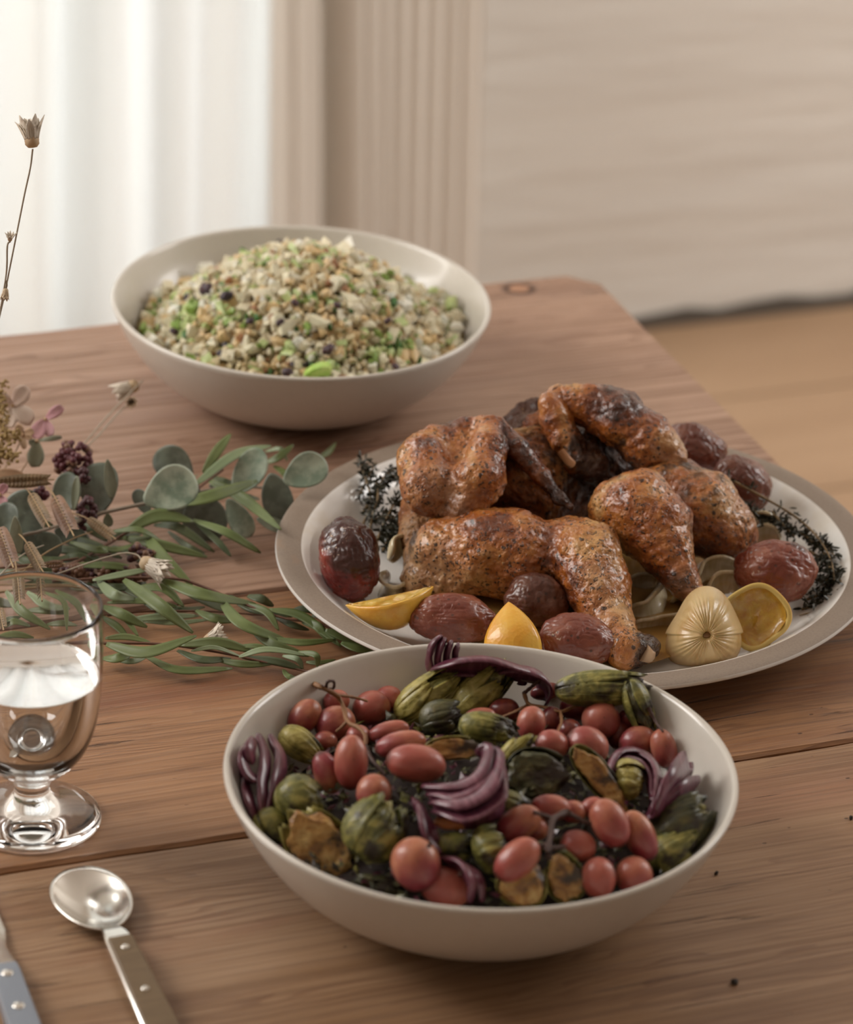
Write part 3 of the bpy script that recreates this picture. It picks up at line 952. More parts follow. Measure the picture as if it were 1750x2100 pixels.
lemon_wedge(806, 1255, .030, 90, 43, 12, 'long yellow lemon wedge lying left of the longest potato', 95, 62)
lemon_wedge(1053, 1328, .030, 90, 47, 99, 'pointed yellow lemon wedge standing just above the near bowl rim', 100, -8)

# squeezed half lemon, cut face towards the viewer's left
p, A, B, C = ellipsoid(1556, 1264, .030, 68, 71, -8, 44)
C = (C*.92+A*(-.25)).normalized()*C.length
r_ = root('squeezed_lemon_half', (p.x, p.y, T+.01), 'squeezed lemon half with hollow pulpy face and orange peel at right', 'lemon')
def cup(prof, n=56, wob=.04, seed=0):
    V, F = [], []
    for i, (rr_, h_) in enumerate(prof):
        for k in range(n):
            a = 2*math.pi*k/n; q = 1+wob*math.sin(2*a+1)+wob*.7*math.sin(3*a+seed)+.05*math.cos(4*a)
            V.append(p+A*(rr_*q*math.cos(a))+B*(rr_*q*math.sin(a))+C*h_)
    for i in range(len(prof)-1):
        for k in range(n): F.append((i*n+k, i*n+(k+1) % n, (i+1)*n+(k+1) % n, (i+1)*n+k))
    return V, F


V, F = cup([(.02, -.95), (.35, -.88), (.7, -.55), (.93, 0), (.99, .32), (.985, .40)]); mk('peel', V, F, M_PEEL, r_)
V, F = cup([(.985, .40), (.94, .45), (.87, .43), (.83, .36)]); mk('pith', V, F, M_PITH, r_)
V, F = cup([(.84, .36), (.78, .18), (.62, -.02), (.42, -.12), (.2, -.1), (.01, -.08)])
V = np.array([tuple(v) for v in V]); V += np.array(C)[None]*(.13*fbm(V, 170, 2, 4))[:, None]
mk('pulp', V, F, M_FLESH, r_)

# pale onion half, root scar facing the viewer
p = P(1446, 1300, .026); s = mpp(p)
n, k_ = 30, 240
V, F = [], []
for i in range(n+1):
    u = i/n
    for k in range(k_):
        a = 2*math.pi*k/k_
        # rounded triangular outline, apex up
        R = 1.0+.11*math.cos(3*(a-math.pi/2))+.05*math.sin(2*a)
        w_ = u**.8*R*(84 if math.sin(a) > 0 else 78)*s
        h_ = (1-u**2.2)*.021 - .006*math.exp(-(u/.07)**2)
        gro = (.5+.5*math.sin(a*30+4*math.sin(a*3+1)+2*math.sin(a*7)))*.0012*min(1, u*5)*(1-u**3)
        V.append(p+RT*(w_*math.cos(a)*.96)+UP*(w_*math.sin(a)*1.05 - .10*78*s*(1-u)*0)+(-FWD)*(h_-gro-.004*u**6))
for i in range(n):
    for k in range(k_): F.append((i*k_+k, i*k_+(k+1) % k_, (i+1)*k_+(k+1) % k_, (i+1)*k_+k))
t = NT('pale_onion_skin', .32)
t.base(t.mix(t.step(t.noise(50, 4), .45, .7), (0.64, 0.43, 0.21), (0.50, 0.28, 0.10)))
t.bump(t.noise(260, 3), .3, .0007); t.set('Coat Weight', .2); t.set('Subsurface Weight', .15); t.set('Subsurface Scale', .4)
r_ = root('onion_half', (p.x, p.y, T+.01), 'pale translucent onion half with creases radiating from its root scar', 'onion')
mk('layers', V, F, t.m, r_)
V, F = ICO2; V = np.array(p)+np.array(-FWD)*.0155+V*np.array([.004, .003, .002]); mk('root_scar', V, F, simple('onion_scar', (.22, .11, .04), .5), r_)


def onion_strip(name, pts, width, m, parent=None, thick=.0022, curl=.35, label=None, cat='onion', group=None, char=0.0, updir=None, taper=True):
    """a curved onion layer: band along pts, width in metres, curled across"""
    C_ = bez(pts, 22)
    V, F = [], []
    nw = 8
    for i, q in enumerate(C_):
        t_ = (C_[min(i+1, 21)]-C_[max(i-1, 0)]).normalized()
        u_ = (updir or Vector((0, 0, 1)))
        side = (u_-t_*u_.dot(t_)).normalized(); nrm = t_.cross(side).normalized()
        wd_ = width*(math.sin(math.pi*min(max((i+.6)/22.2, 0), 1))**.45 if taper else 1)
        for j in range(nw+1):
            v = j/nw*2-1
            V.append(q+side*(wd_*.5*v)+nrm*(curl*wd_*(v*v-.5)))
    for i in range(21):
        for j in range(nw): F.append((i*(nw+1)+j, (i+1)*(nw+1)+j, (i+1)*(nw+1)+j+1, i*(nw+1)+j+1))
    V = np.array([tuple(v) for v in V])
    V += .0012*np.stack([fbm(V, 60, 2, k) for k in range(3)], 1)
    o = mk(name, V, F, m, parent, solid=thick, attrs={'char': np.full(len(V), char)})
    if label: tag(o, label, cat, group)
    return o


WG = 'white onion slices on the platter'
for pts, wd_, lab in [
    ([(1290, 1262, .014), (1325, 1250, .018), (1358, 1210, .024), (1355, 1188, .022)], .015, 'thick white onion strip curving up right of the leg bone'),
    ([(1300, 1285, .014), (1345, 1282, .014), (1395, 1272, .016), (1420, 1258, .014)], .012, 'broad white onion strip lying just left of the onion half'),
    ([(1425, 1195, .020), (1445, 1168, .026), (1480, 1160, .028), (1520, 1172, .022)], .013, 'white onion slice arching below the thigh'),
    ([(1450, 1225, .016), (1470, 1195, .024), (1505, 1190, .026), (1530, 1215, .018)], .013, 'white onion slice bent against the large dimpled potato'),
    ([(1290, 1195, .014), (1320, 1190, .018), (1350, 1192, .018)], .009, 'thin greyish onion sliver in shadow behind the thick strip'),
    ([(1380, 1240, .012), (1400, 1225, .016), (1420, 1250, .014)], .012, 'small onion scrap under the drumstick end'),
    ([(795, 1180, .012), (785, 1205, .014), (812, 1222, .016), (836, 1195, .018)], .013, 'curled onion ring right of the blackened potato'),
    ([(800, 1150, .020), (812, 1120, .028), (832, 1112, .030)], .014, 'pale onion square behind the curled ring'),
    ([(1535, 1080, .024), (1560, 1070, .028), (1590, 1078, .026)], .014, 'yellowish onion slice between thigh and thyme'),
    ([(1548, 1105, .020), (1575, 1098, .024), (1600, 1108, .022)], .014, 'olive-tinted onion slice behind the large dimpled potato'),
    ([(1190, 1240, .014), (1215, 1260, .016), (1240, 1275, .014)], .012, 'grey onion strip between two potatoes and the leg')]:
    onion_strip('onion_slice', [P(*q) for q in pts], wd_*1.35, M_WONION, label=lab, group=WG)


# ------------------------------------------------------------------ thyme
def thyme(label, sprigs, seed):
    rn = random.Random(seed)
    c = P(*sprigs[0][0])
    r_ = root('thyme_bundle', (c.x, c.y, T+.01), label, 'thyme')
    for pts in sprigs:
        C_ = bez([P(*q) for q in pts], 26)
        V, F = tube_geo(C_, [.0011-.0006*i/25 for i in range(26)], 6)
        st = mk('sprig', V, F, M_THSTEM, r_)
        mb = MB()
        for i in range(2, 26):
            if rn.random() < .18: continue
            for _ in range(rn.choice([3, 4, 5, 6])):
                L = rn.uniform(.0035, .0075); W_ = L*rn.uniform(.25, .4)
                d = Vector((rn.gauss(0, 1), rn.gauss(0, 1), rn.gauss(0, .8))).normalized()
                e = d.cross(Vector((rn.gauss(0, 1), rn.gauss(0, 1), rn.gauss(0, 1)))).normalized(); f_ = d.cross(e)
                b = C_[i]+Vector((rn.gauss(0, .0014), rn.gauss(0, .0014), rn.gauss(0, .0012)))
                mb.add([b, b+d*L*.35+e*W_*.5+f_*W_*.2, b+d*L*.8+e*W_*.35+f_*W_*.35, b+d*L+f_*W_*.1, b+d*L*.8-e*W_*.35+f_*W_*.35, b+d*L*.35-e*W_*.5+f_*W_*.2, b+d*L*.5-f_*W_*.25],
                       [(0, 1, 6), (1, 2, 6), (2, 3, 6), (3, 4, 6), (4, 5, 6), (5, 0, 6)])
        tag(mk('leaves', mb.v, mb.f, M_THYME, st, smooth=False), kind='stuff')


thyme('bundle of dark dried thyme sprigs lying at the platter left', [
    [(715, 1045, .014), (735, 1020, .020), (752, 985, .030), (772, 948, .040)],
    [(692, 1055, .012), (700, 1035, .018), (690, 1020, .022)],
    [(745, 1075, .014), (760, 1040, .022), (775, 1010, .030), (790, 975, .038), (825, 955, .040)],
    [(760, 1090, .014), (765, 1055, .026), (775, 1020, .034), (772, 985, .036)],
    [(770, 1120, .012), (785, 1080, .024), (805, 1040, .034), (825, 1010, .04)],
    [(790, 1110, .012), (800, 1085, .022), (825, 1060, .03)],
    [(765, 1065, .012), (800, 1060, .022), (832, 1075, .03)],
    [(785, 1130, .012), (800, 1100, .02), (815, 1085, .026)],
    [(805, 1135, .014), (815, 1100, .024), (830, 1080, .03)],
    [(745, 1050, .016), (760, 1020, .026), (745, 965, .036), (740, 942, .04)],
    [(780, 1000, .03), (800, 975, .036), (822, 985, .038)]], 4)
thyme('bundle of long thyme stems curving along the platter right edge', [
    [(1480, 975, .060), (1520, 995, .058), (1575, 1025, .050), (1635, 1062, .040), (1680, 1105, .034), (1705, 1150, .032), (1712, 1190, .026)],
    [(1470, 1000, .055), (1500, 1018, .052), (1535, 1040, .044), (1560, 1080, .036)],
    [(1540, 1075, .03), (1580, 1065, .032), (1620, 1085, .030), (1660, 1100, .03)],
    [(1585, 1050, .036), (1610, 1080, .034), (1630, 1100, .03)],
    [(1640, 1090, .03), (1680, 1120, .028), (1700, 1160, .024), (1705, 1210, .020)],
    [(1660, 1130, .024), (1690, 1150, .024), (1715, 1180, .026), (1728, 1205, .026), (1700, 1245, .018), (1640, 1262, .014)],
    [(1650, 1200, .018), (1675, 1170, .024), (1690, 1140, .026)],
    [(1655, 1230, .014), (1685, 1215, .020), (1700, 1180, .024)],
    [(1645, 1250, .012), (1680, 1240, .016), (1712, 1205, .022)],
    [(1540, 1045, .036), (1560, 1055, .034), (1600, 1070, .030)],
    [(1660, 1110, .028), (1690, 1115, .030), (1712, 1140, .03)],
    [(1665, 1180, .02), (1700, 1190, .022), (1720, 1170, .028)]], 9)
# ------------------------------------------------------------------ chopped salad
WALL = [(0, .008), (.04, .0085), (.07, .011), (.094, .021), (.1165, .0375), (.1335, .058), (.1435, .0795), (.16, .16)]


def wall_z(r_, k=1.0, kz=1.0):
    return float(np.interp(r_/k, [a for a, b in WALL], [b for a, b in WALL]))*kz


def dome(x, y):
    dx, dy = x-BB.x, y-BB.y
    r_ = math.hypot(dx, dy)
    pk = math.hypot((dx-.006)*(1.0 if dx > .006 else .95), dy-.004)
    return max(.042+.064*max(0, 1-(pk/.116)**2)**1.05, wall_z(r_, .946, .9375)+.0035)


def on_dome(px, py, up=0.0, f=None, z0=.06):
    f = f or dome
    cc, rm = (BB, .132) if f is dome else (FB, .139)
    z = .14
    while z > 0.01:                       # first meeting of the sight line with the heap, coming from above
        p = P(px, py, z)
        if math.hypot(p.x-cc.x, p.y-cc.y) < rm and f(p.x, p.y) >= z: break
        z -= .0008
    return P(px, py, z+up)


t = NT('salad_bits', .55); t.set('Subsurface Weight', .15); t.set('Subsurface Scale', .3)
t.base((.6, .5, .3)); del t
SM = []
for nm, c in (('cauliflower_cream', (0.74, 0.66, 0.46)), ('feta_white', (0.82, 0.79, 0.67)), ('toasted_tan', (0.66, 0.46, 0.22)), ('pale_green', (0.50, 0.58, 0.24)),
              ('mid_green', (0.24, 0.36, 0.07)), ('parsley_green', (0.04, 0.14, 0.02)), ('nut_brown', (0.33, 0.14, 0.055)), ('currant_dark', (0.03, 0.018, 0.03)), ('couscous', (0.60, 0.48, 0.27))):
    q = NT(nm, .5); q.base(q.mix(q.step(q.noise(350, 2), .35, .65, 0, .4), c, tuple(x*.72 for x in c))); q.set('Subsurface Weight', .1); q.set('Subsurface Scale', .2); q.set('Specular IOR Level', .6)
    SM.append(q.m)
mb = MB()
rs = random.Random(5)
bitV, bitF = ico(1)
cubeV = np.array([(x, y, z) for x in (-1, 1) for y in (-1, 1) for z in (-1, 1)], float)*.8
cubeF = [(0, 1, 3, 2), (4, 6, 7, 5), (0, 4, 5, 1), (2, 3, 7, 6), (0, 2, 6, 4), (1, 5, 7, 3)]
pal = [0]*34+[1]*11+[2]*13+[3]*8+[4]*4+[5]*3+[6]*4+[7]*1+[8]*26
gx = vnoise
for k in range(6800):
    a = rs.uniform(0, 2*math.pi); r_ = .126*math.sqrt(rs.random())
    x, y = BB.x+r_*math.cos(a), BB.y+r_*math.sin(a)
    if .042+.064*max(0, 1-(math.hypot(x-BB.x-.006, y-BB.y-.004)/.116)**2)**1.05 < wall_z(r_, .946, .9375)-.001: continue
    z = dome(x, y)
    mi = rs.choice(pal)
    if mi in (0, 1) and vnoise(np.array([[x, y, z]]), 45, 3)[0] > .12: mi = rs.choice((8, 8, 2, 0))
    if vnoise(np.array([[x, y, z]]), 55, 8)[0] > .64: mi = rs.choice((3, 4, 5, 3, mi))
    s = rs.choice([.0012, .0017, .0022, .0028, .0034, .0042, .0052])*(1 if mi not in (1, 0) else 1.15)
    if mi in (5, 6, 7): s *= .9
    if mi == 8: s *= .7
    z += rs.uniform(-.004, .0025)
    z = max(z, wall_z(r_+s*1.4, .946, .9375)+s)
    Q = Quaternion((rs.gauss(0, 1), rs.gauss(0, 1), rs.gauss(0, 1), rs.gauss(0, 1))).normalized().to_matrix()
    Q = np.array(Q)
    st = np.array([rs.uniform(.6, 1.6), rs.uniform(.6, 1.1), rs.uniform(.35 if mi in (3, 4, 5) else .6, 1.0)])
    if mi in (1, 3, 4, 0) and rs.random() < .35: G, Fc = cubeV, cubeF
    else: G, Fc = bitV, bitF
    G = G*st*(1+np.array([[rs.uniform(-.38, .38)] for _ in range(len(G))]))
    mb.add(G@Q.T*s+np.array([x, y, T+z]), Fc, mi)
o = mk('chopped_salad', mb.v, mb.f, None, mats=SM, midx=mb.m, loc=(BB.x, BB.y, T+.012), smooth=False)
tag(o, 'heap of chopped cauliflower, white cheese and herbs filling the far bowl', 'salad', kind='stuff')

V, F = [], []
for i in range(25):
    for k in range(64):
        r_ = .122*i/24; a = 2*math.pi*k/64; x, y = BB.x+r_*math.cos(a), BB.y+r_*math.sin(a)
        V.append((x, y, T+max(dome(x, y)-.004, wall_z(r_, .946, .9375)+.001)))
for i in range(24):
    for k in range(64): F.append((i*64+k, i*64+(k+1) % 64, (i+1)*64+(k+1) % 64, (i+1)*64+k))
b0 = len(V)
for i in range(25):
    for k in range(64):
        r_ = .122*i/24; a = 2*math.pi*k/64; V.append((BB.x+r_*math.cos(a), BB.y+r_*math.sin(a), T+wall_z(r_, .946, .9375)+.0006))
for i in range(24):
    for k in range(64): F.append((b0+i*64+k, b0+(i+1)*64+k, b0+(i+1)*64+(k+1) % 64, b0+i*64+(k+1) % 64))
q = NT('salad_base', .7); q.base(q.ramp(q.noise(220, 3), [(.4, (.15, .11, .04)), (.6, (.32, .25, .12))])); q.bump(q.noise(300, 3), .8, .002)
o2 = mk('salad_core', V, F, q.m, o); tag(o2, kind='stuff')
CUR = 'dried dark currants in the salad'
for i, (x, y, s, lab) in enumerate([
    (426, 594, 17, 'biggest black dried cherry, upper left of the salad heap'), (465, 607, 14, 'black dried cherry touching the biggest one at its right'),
    (605, 621, 9, 'dark currant at the middle of the salad, left of white cheese cubes'), (512, 658, 9, 'purple-black currant left of centre of the salad'),
    (575, 661, 9, 'upright dark currant just left of the salad centre'), (795, 658, 8, 'single dark currant in the right part of the salad'),
    (692, 626, 8, 'small dark currant right of the salad centre'), (674, 717, 13, 'large dark currant low in the middle of the salad'),
    (590, 763, 12, 'dark currant at the near bowl edge beside the green wedge'), (357, 680, 9, 'currant low at the left of the salad'),
    (812, 752, 9, 'currant at the near right edge of the salad'), (575, 497, 7, 'tiny currant on top of the salad heap'), (768, 545, 8, 'brown currant high at the right of the salad')]):
    p = on_dome(x, y, .0042); zz = p.z-T
    o = lump('dried_currant', x, y, zz, s, s*.75, rs.uniform(-40, 40), SM[7], geo=ICO2, amp=.3, sc=2.5, seed=i)
    tag(o, lab, 'dried fruit', CUR)
# green wedge near the rim
p = on_dome(655, 758, .004); s = mpp(p)
A, B = RT, (UP*.8-FWD*.6).normalized()
V = []
prof = [(-32, -9), (-14, 6), (6, 14), (20, 13), (26, 4), (22, -8), (-5, -12)]
for d in (-.0035, .0035):
    for a, b in prof: V.append(p+A*(a*s)+B*(b*s)+(-FWD*.8-UP*.6)*d)
n = 7
F = [tuple(range(n))[::-1], tuple(range(n, 2*n))]+[(i, (i+1) % n, n+(i+1) % n, n+i) for i in range(n)]
q = NT('green_wedge', .4); q.base(q.mix(q.step(q.noise(200, 3), .4, .6), (.30, .50, .08), (.45, .60, .16))); q.set('Coat Weight', .3)
tag(mk('avocado_wedge', V, F, q.m, loc=p, smooth=False), 'bright green wedge at the near edge of the salad', 'vegetable')
for i, (x, y, s_) in enumerate([(652, 514, 13), (310, 630, 16), (383, 690, 14), (292, 688, 10), (433, 702, 9), (500, 515, 9)]):
    labs = ['parsley leaf piece on the top of the salad', 'green herb clump at the far left of the salad', 'green herb leaf low left in the salad', 'dark green leaf bit at the left rim of the salad',
            'curled green leaf sliver left of the salad centre', 'green leaf bit high on the left slope of the salad']
    o = lump('herb_piece', x, y, on_dome(x, y, .0030).z-T, s_, s_*.6, rs.uniform(-60, 60), SM[4] if i == 1 else SM[5], geo=ICO2, amp=.5, sc=2.2, seed=i+30, c=s_*.5)
    tag(o, labs[i], 'herb', 'green herb pieces in the salad')


# ------------------------------------------------------------------ roasted vegetables in the near bowl
def heap(x, y):
    r_ = math.hypot(x-FB.x, y-FB.y)
    d = -((x-FB.x)*FWD.x+(y-FB.y)*FWD.y)/math.hypot(FWD.x, FWD.y)          # towards the viewer's side of the bowl
    return max(.054+.026*max(0, 1-(r_/.128)**2)-.004*min(max((d-.02)/.09, 0), 1), wall_z(r_+.002)+.001)


def fit(p, rad):
    """bring a centre off the bowl wall, towards the viewer along the sight line, on the far half of the bowl"""
    d = (Vector(p)-CAMLOC).normalized(); p = Vector(p)
    for _ in range(18):
        r_ = math.hypot(p.x-FB.x, p.y-FB.y); far = (p.x-FB.x)*FWD.x+(p.y-FB.y)*FWD.y > -.02
        if not far or p.z-T > wall_z(r_+rad*.7)+rad*.5: break
        p -= d*.001
    return p


# dark litter of charred leaves underneath
mb = MB()
for k in range(1500):
    a = rs.uniform(0, 2*math.pi); r_ = .118*math.sqrt(rs.random())
    x, y = FB.x+r_*math.cos(a), FB.y+r_*math.sin(a); z = heap(x, y)-rs.uniform(.004, .020)
    z = max(z, wall_z(r_+.006)+.006)
    L = rs.uniform(.005, .011); W_ = L*rs.uniform(.3, .7)
    d = Vector((rs.gauss(0, 1), rs.gauss(0, 1), rs.gauss(0, .5))).normalized(); e = d.cross(Vector((rs.gauss(0, .4), rs.gauss(0, .4), 1))).normalized(); f_ = d.cross(e)
    b = Vector((x, y, T+z))
    G = [b, b+d*L*.4+e*W_*.5+f_*W_*.3, b+d*L+f_*W_*.2, b+d*L*.5-e*W_*.5+f_*W_*.3, b+d*L*.5-f_*W_*.1]
    mb.add(G, [(0, 1, 4), (1, 2, 4), (2, 3, 4), (3, 0, 4)], rs.choice([0, 0, 0, 1, 2]))
o = mk('charred_leaf_scraps', mb.v, mb.f, None, mats=[M_SPK, M_SPG, M_RONION], midx=mb.m, loc=(FB.x, FB.y, T+.03), smooth=False)
tag(o, 'dark charred leaf scraps between the roasted vegetables in the near bowl', 'vegetable', kind='stuff')
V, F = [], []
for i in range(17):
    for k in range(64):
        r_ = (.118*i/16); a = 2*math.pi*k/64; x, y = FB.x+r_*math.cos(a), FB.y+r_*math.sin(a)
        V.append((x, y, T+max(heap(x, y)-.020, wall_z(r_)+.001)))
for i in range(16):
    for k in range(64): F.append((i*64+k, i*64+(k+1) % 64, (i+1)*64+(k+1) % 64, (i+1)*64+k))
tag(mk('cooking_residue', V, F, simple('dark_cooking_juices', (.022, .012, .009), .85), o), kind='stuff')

GV, GF = ICO3
_gm = bpy.data.meshes.new('grape')
_g = GV.copy(); _g += .03*np.stack([fbm(GV, 2, 2, k) for k in range(3)], 1)
_gm.from_pydata(_g.tolist(), [], GF); _gm.polygons.foreach_set('use_smooth', [True]*len(_gm.polygons)); _gm.materials.append(M_GRAPE)
_gmd = _gm.copy(); _gmd.materials.clear(); _gmd.materials.append(M_GRAPED)
_gm.transform(Matrix.Scale(.01, 4)); _gmd.transform(Matrix.Scale(.01, 4))


def grape(x, y, a, b, ang, up=.0, parent=None, dark=False):
    p = on_dome(x, y, up, heap); s = mpp(p)
    c = min(a, b); p = fit(p, c*s)
    p = p - Vector((0, 0, 1))*0.0
    th = math.radians(ang)
    A = RT*math.cos(th)+UP*math.sin(th); B = -RT*math.sin(th)+UP*math.cos(th); C = -FWD
    if a < b: A, B, a, b = B, -A, b, a
    M = Matrix(((A.x*a*s, B.x*b*s, C.x*c*s), (A.y*a*s, B.y*b*s, C.y*c*s), (A.z*a*s, B.z*b*s, C.z*c*s))).to_4x4()
    R = Matrix((A, B, C)).transposed().to_4x4()
    o = bpy.data.objects.new('grape', _gmd if dark else _gm); COL.objects.link(o)
    L = p
    if parent: o.parent = parent; L = p-origin_of(parent)
    o.matrix_local = Matrix.Translation(L) @ R @ Matrix.Diagonal((a*s*100, b*s*100, c*s*100, 1)) if parent else Matrix.Translation(L) @ R @ Matrix.Diagonal((a*s*100, b*s*100, c*s*100, 1))
    return p


def stem(name, pts, rad, m, parent, n=14, seg=6, up=.0):
    C_ = bez(pts, n)
    rads = [rad*(1-.35*i/(n-1))*(1+.18*math.sin(i*2.3)) for i in range(n)]
    V, F = tube_geo(C_, rads, seg)
    return mk(name, V, F, m, parent)


def H(x, y, up=.006): return P(x, y, up-1) if up > .5 else on_dome(x, y, up, heap)


def bunch(label, grapes, stems, m=None):
    c = H(grapes[0][0], grapes[0][1], 0)
    r_ = root('grape_bunch', (c.x, c.y, c.z-.01), label, 'grapes', 'bunches of roasted grapes in the near bowl')
    for g in grapes:
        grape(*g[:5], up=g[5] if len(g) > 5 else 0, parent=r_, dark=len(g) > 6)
    for pts, rad, mm in stems: stem('stem', [H(*q) for q in pts], rad, mm, r_)
    return r_


bunch('bunch of pink-red grapes with pale curling stem, upper left of near bowl', [
    (625, 1470, 41, 31, 50, .002), (688, 1484, 43, 37, 15, .006), (762, 1452, 40, 36, 20, .004), (797, 1434, 30, 28, 0, .001), (720, 1563, 57, 35, 88, .010), (671, 1585, 46, 28, -70, .002),
    (767, 1626, 40, 37, 80, .004), (822, 1527, 54, 28, 12, .005), (854, 1566, 62, 40, -8, .010), (797, 1500, 44, 21, 15, -.001), (690, 1438, 28, 24, 10, .002), (735, 1512, 26, 26, 0, -.003), (668, 1520, 25, 22, 0, -.004)], [
    ([(628, 1393, .020), (655, 1408, .018), (690, 1425, .016), (705, 1450, .018), (712, 1480, .020), (735, 1492, .016), (750, 1510, .012), (748, 1530, .006)], .0017, M_TWIG),
    ([(712, 1480, .019), (700, 1492, .014), (690, 1500, .010)], .0012, M_TWIG), ([(690, 1425, .016), (725, 1430, .014), (755, 1438, .016)], .0011, M_TWIG),
    ([(668, 1415, .018), (672, 1398, .022), (685, 1398, .022), (684, 1412, .018), (676, 1412, .018)], .0011, M_TWIGD),
    ([(748, 1530, .006), (765, 1560, .002), (790, 1590, 0)], .0016, M_TWIGD), ([(628, 1393, .0205), (662, 1411, .0185)], .0024, M_TWIGD)])
bunch('bunch of small dark red grapes with branching brown stem, upper right of near bowl', [
    (1233, 1477, 40, 41, 20, .010), (1090, 1483, 30, 36, -10, .008), (1133, 1527, 35, 31, -20, .002), (1205, 1530, 46, 40, -30, .004), (1309, 1522, 40, 34, 15, .004), (1362, 1535, 27, 42, 15, .002),
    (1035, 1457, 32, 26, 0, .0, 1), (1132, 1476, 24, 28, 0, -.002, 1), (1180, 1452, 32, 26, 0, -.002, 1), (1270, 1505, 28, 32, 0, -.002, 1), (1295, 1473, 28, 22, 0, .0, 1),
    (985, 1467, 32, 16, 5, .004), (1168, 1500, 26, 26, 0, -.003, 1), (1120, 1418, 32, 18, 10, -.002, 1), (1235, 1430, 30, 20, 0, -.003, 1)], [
    ([(1075, 1420, .014), (1085, 1445, .014), (1115, 1450, .014), (1150, 1460, .014), (1175, 1450, .012), (1215, 1440, .012)], .0014, M_TWIG),
    ([(1150, 1458, .014), (1152, 1480, .012), (1145, 1500, .010)], .0011, M_TWIG), ([(1085, 1445, .012), (1055, 1460, .008), (1030, 1470, .006)], .0010, M_TWIG),
    ([(1075, 1422, .014), (1095, 1405, .016), (1112, 1390, .018)], .0013, M_TWIGD), ([(1070, 1395, .016), (1100, 1400, .016)], .001, M_TWIGD),
    ([(1330, 1450, .008), (1345, 1480, .006), (1360, 1500, .008)], .0012, M_TWIGD)])
bunch('bunch of elongated salmon-pink grapes around a drooping stem, lower right of near bowl', [
    (1063, 1690, 52, 34, 32, .006), (1061, 1763, 56, 37, 42, .010), (1130, 1656, 42, 27, -5, .006), (1251, 1688, 38, 54, 28, .013), (1312, 1714, 33, 56, 25, .007), (1186, 1735, 38, 33, -20, .004),
    (1228, 1800, 36, 43, 0, .002), (1301, 1797, 39, 42, 10, .0), (1175, 1665, 28, 24, 0, .003), (1100, 1700, 25, 25, 0, .0), (1215, 1655, 26, 20, 20, .006)], [
    ([(1165, 1665, .014), (1135, 1680, .016), (1130, 1710, .016), (1124, 1745, .016), (1130, 1762, .012)], .0021, M_TWIGD),
    ([(1135, 1680, .014), (1110, 1670, .016), (1095, 1665, .014)], .0016, M_TWIGD), ([(1165, 1668, .013), (1200, 1685, .012), (1225, 1690, .012)], .0015, M_TWIGD),
    ([(1128, 1730, .014), (1105, 1735, .012), (1085, 1740, .012)], .0014, M_TWIGD), ([(1126, 1740, .012), (1160, 1735, .01)], .0013, M_TWIGD)])
for x, y, a, b, ang, up, lab in ((853, 1772, 51, 57, 20, .008, 'large loose orange-pink grape near the front of the bowl'), (916, 1820, 54, 43, -12, -.002, 'loose rosy grape in front of the large orange-pink one')):
    r_ = root('grape', H(x, y, 0), lab, 'grape', 'loose roasted grapes'); grape(x, y, a, b, ang, up, r_)
    stem('stem_end', [H(x+a*.5, y-b*.6, up+.010), H(x+a*.6, y-b*.8, up+.012)], .0012, M_TWIGD, r_, 3)


# sprouts
def sprout_(x, y, a, b, ang, up, m, label, cut=None, leaves=6, seed=0, c=None, mleaf=None, rag=.26):
    p0 = on_dome(x, y, up, heap); p0 = fit(p0, b*mpp(p0)); z = p0.z-T
    r_ = root('brussels_sprout', (p0.x, p0.y, p0.z-.01), label, 'brussels sprout', 'roasted brussels sprouts in the near bowl')
    p, A, B, C = ellipsoid(x, y, z, a, b, ang, c)
    U, F = ICO4; U = U.copy()
    off = np.array([seed*2.3, seed*1.1, seed*.7])
    eg = 1-.18*U[:, :1]*np.array([[0, 1, 1]])          # egg: narrower towards +A
    W = U*eg*(1+.14*fbm(U+off, 2.2, 3, seed)-.09*ridge(U+off, 5, seed))[:, None]*np.array([[.96, .96, .96]])
    if cut is not None:                                   # flat cut face towards the viewer
        W[:, 2] = np.minimum(W[:, 2], cut+.05*fbm(U+off, 3, 2, seed)[:]*1.0)
    V = np.array(p)+W[:, :1]*np.array(A)+W[:, 1:2]*np.array(B)+W[:, 2:]*np.array(C)
    mk('head', V, F, m, r_, attrs={'char': np.clip(.5-W[:, 2], 0, 1)*.6})
    rn = random.Random(seed)
    for k in range(leaves):
        # an overlapping leaf: patch of a slightly larger shell rooted at the stem end (-A)
        az = 2*math.pi*(k+rn.uniform(-.3, .3))/leaves if cut is None else math.pi*(1.22+.56*k/max(leaves-1, 1)); wd = rn.uniform(.55, .85); ln = rn.uniform(1.5, 2.5); lift = rn.uniform(.03, .16)
        V, F2 = [], []
        nu, nv = 9, 8
        for i in range(nu+1):
            u = i/nu; pol = .25+ln*u
            ww = wd*math.sin(math.pi*min(.12+.80*u, 1))**.6
            for j in range(nv+1):
                v = j/nv*2-1; az2 = az+ww*v
                R = 1.02+lift*u+.03*math.sin(v*5+k)*u+rag*.5*math.sin(v*9+k*2+seed)*u*u
                q = (-math.cos(pol)*R, math.sin(pol)*math.cos(az2)*R, math.sin(pol)*math.sin(az2)*R)
                e = 1-.18*q[0]; zc = q[2]*e
                if cut is not None: zc = min(zc, cut+.05)
                V.append(p+A*q[0]+B*(q[1]*e)+C*zc)
        for i in range(nu):
            for j in range(nv): F2.append((i*(nv+1)+j, (i+1)*(nv+1)+j, (i+1)*(nv+1)+j+1, i*(nv+1)+j+1))
        mk('leaf', V, F2, mleaf or m, r_, solid=.0006)
    return r_


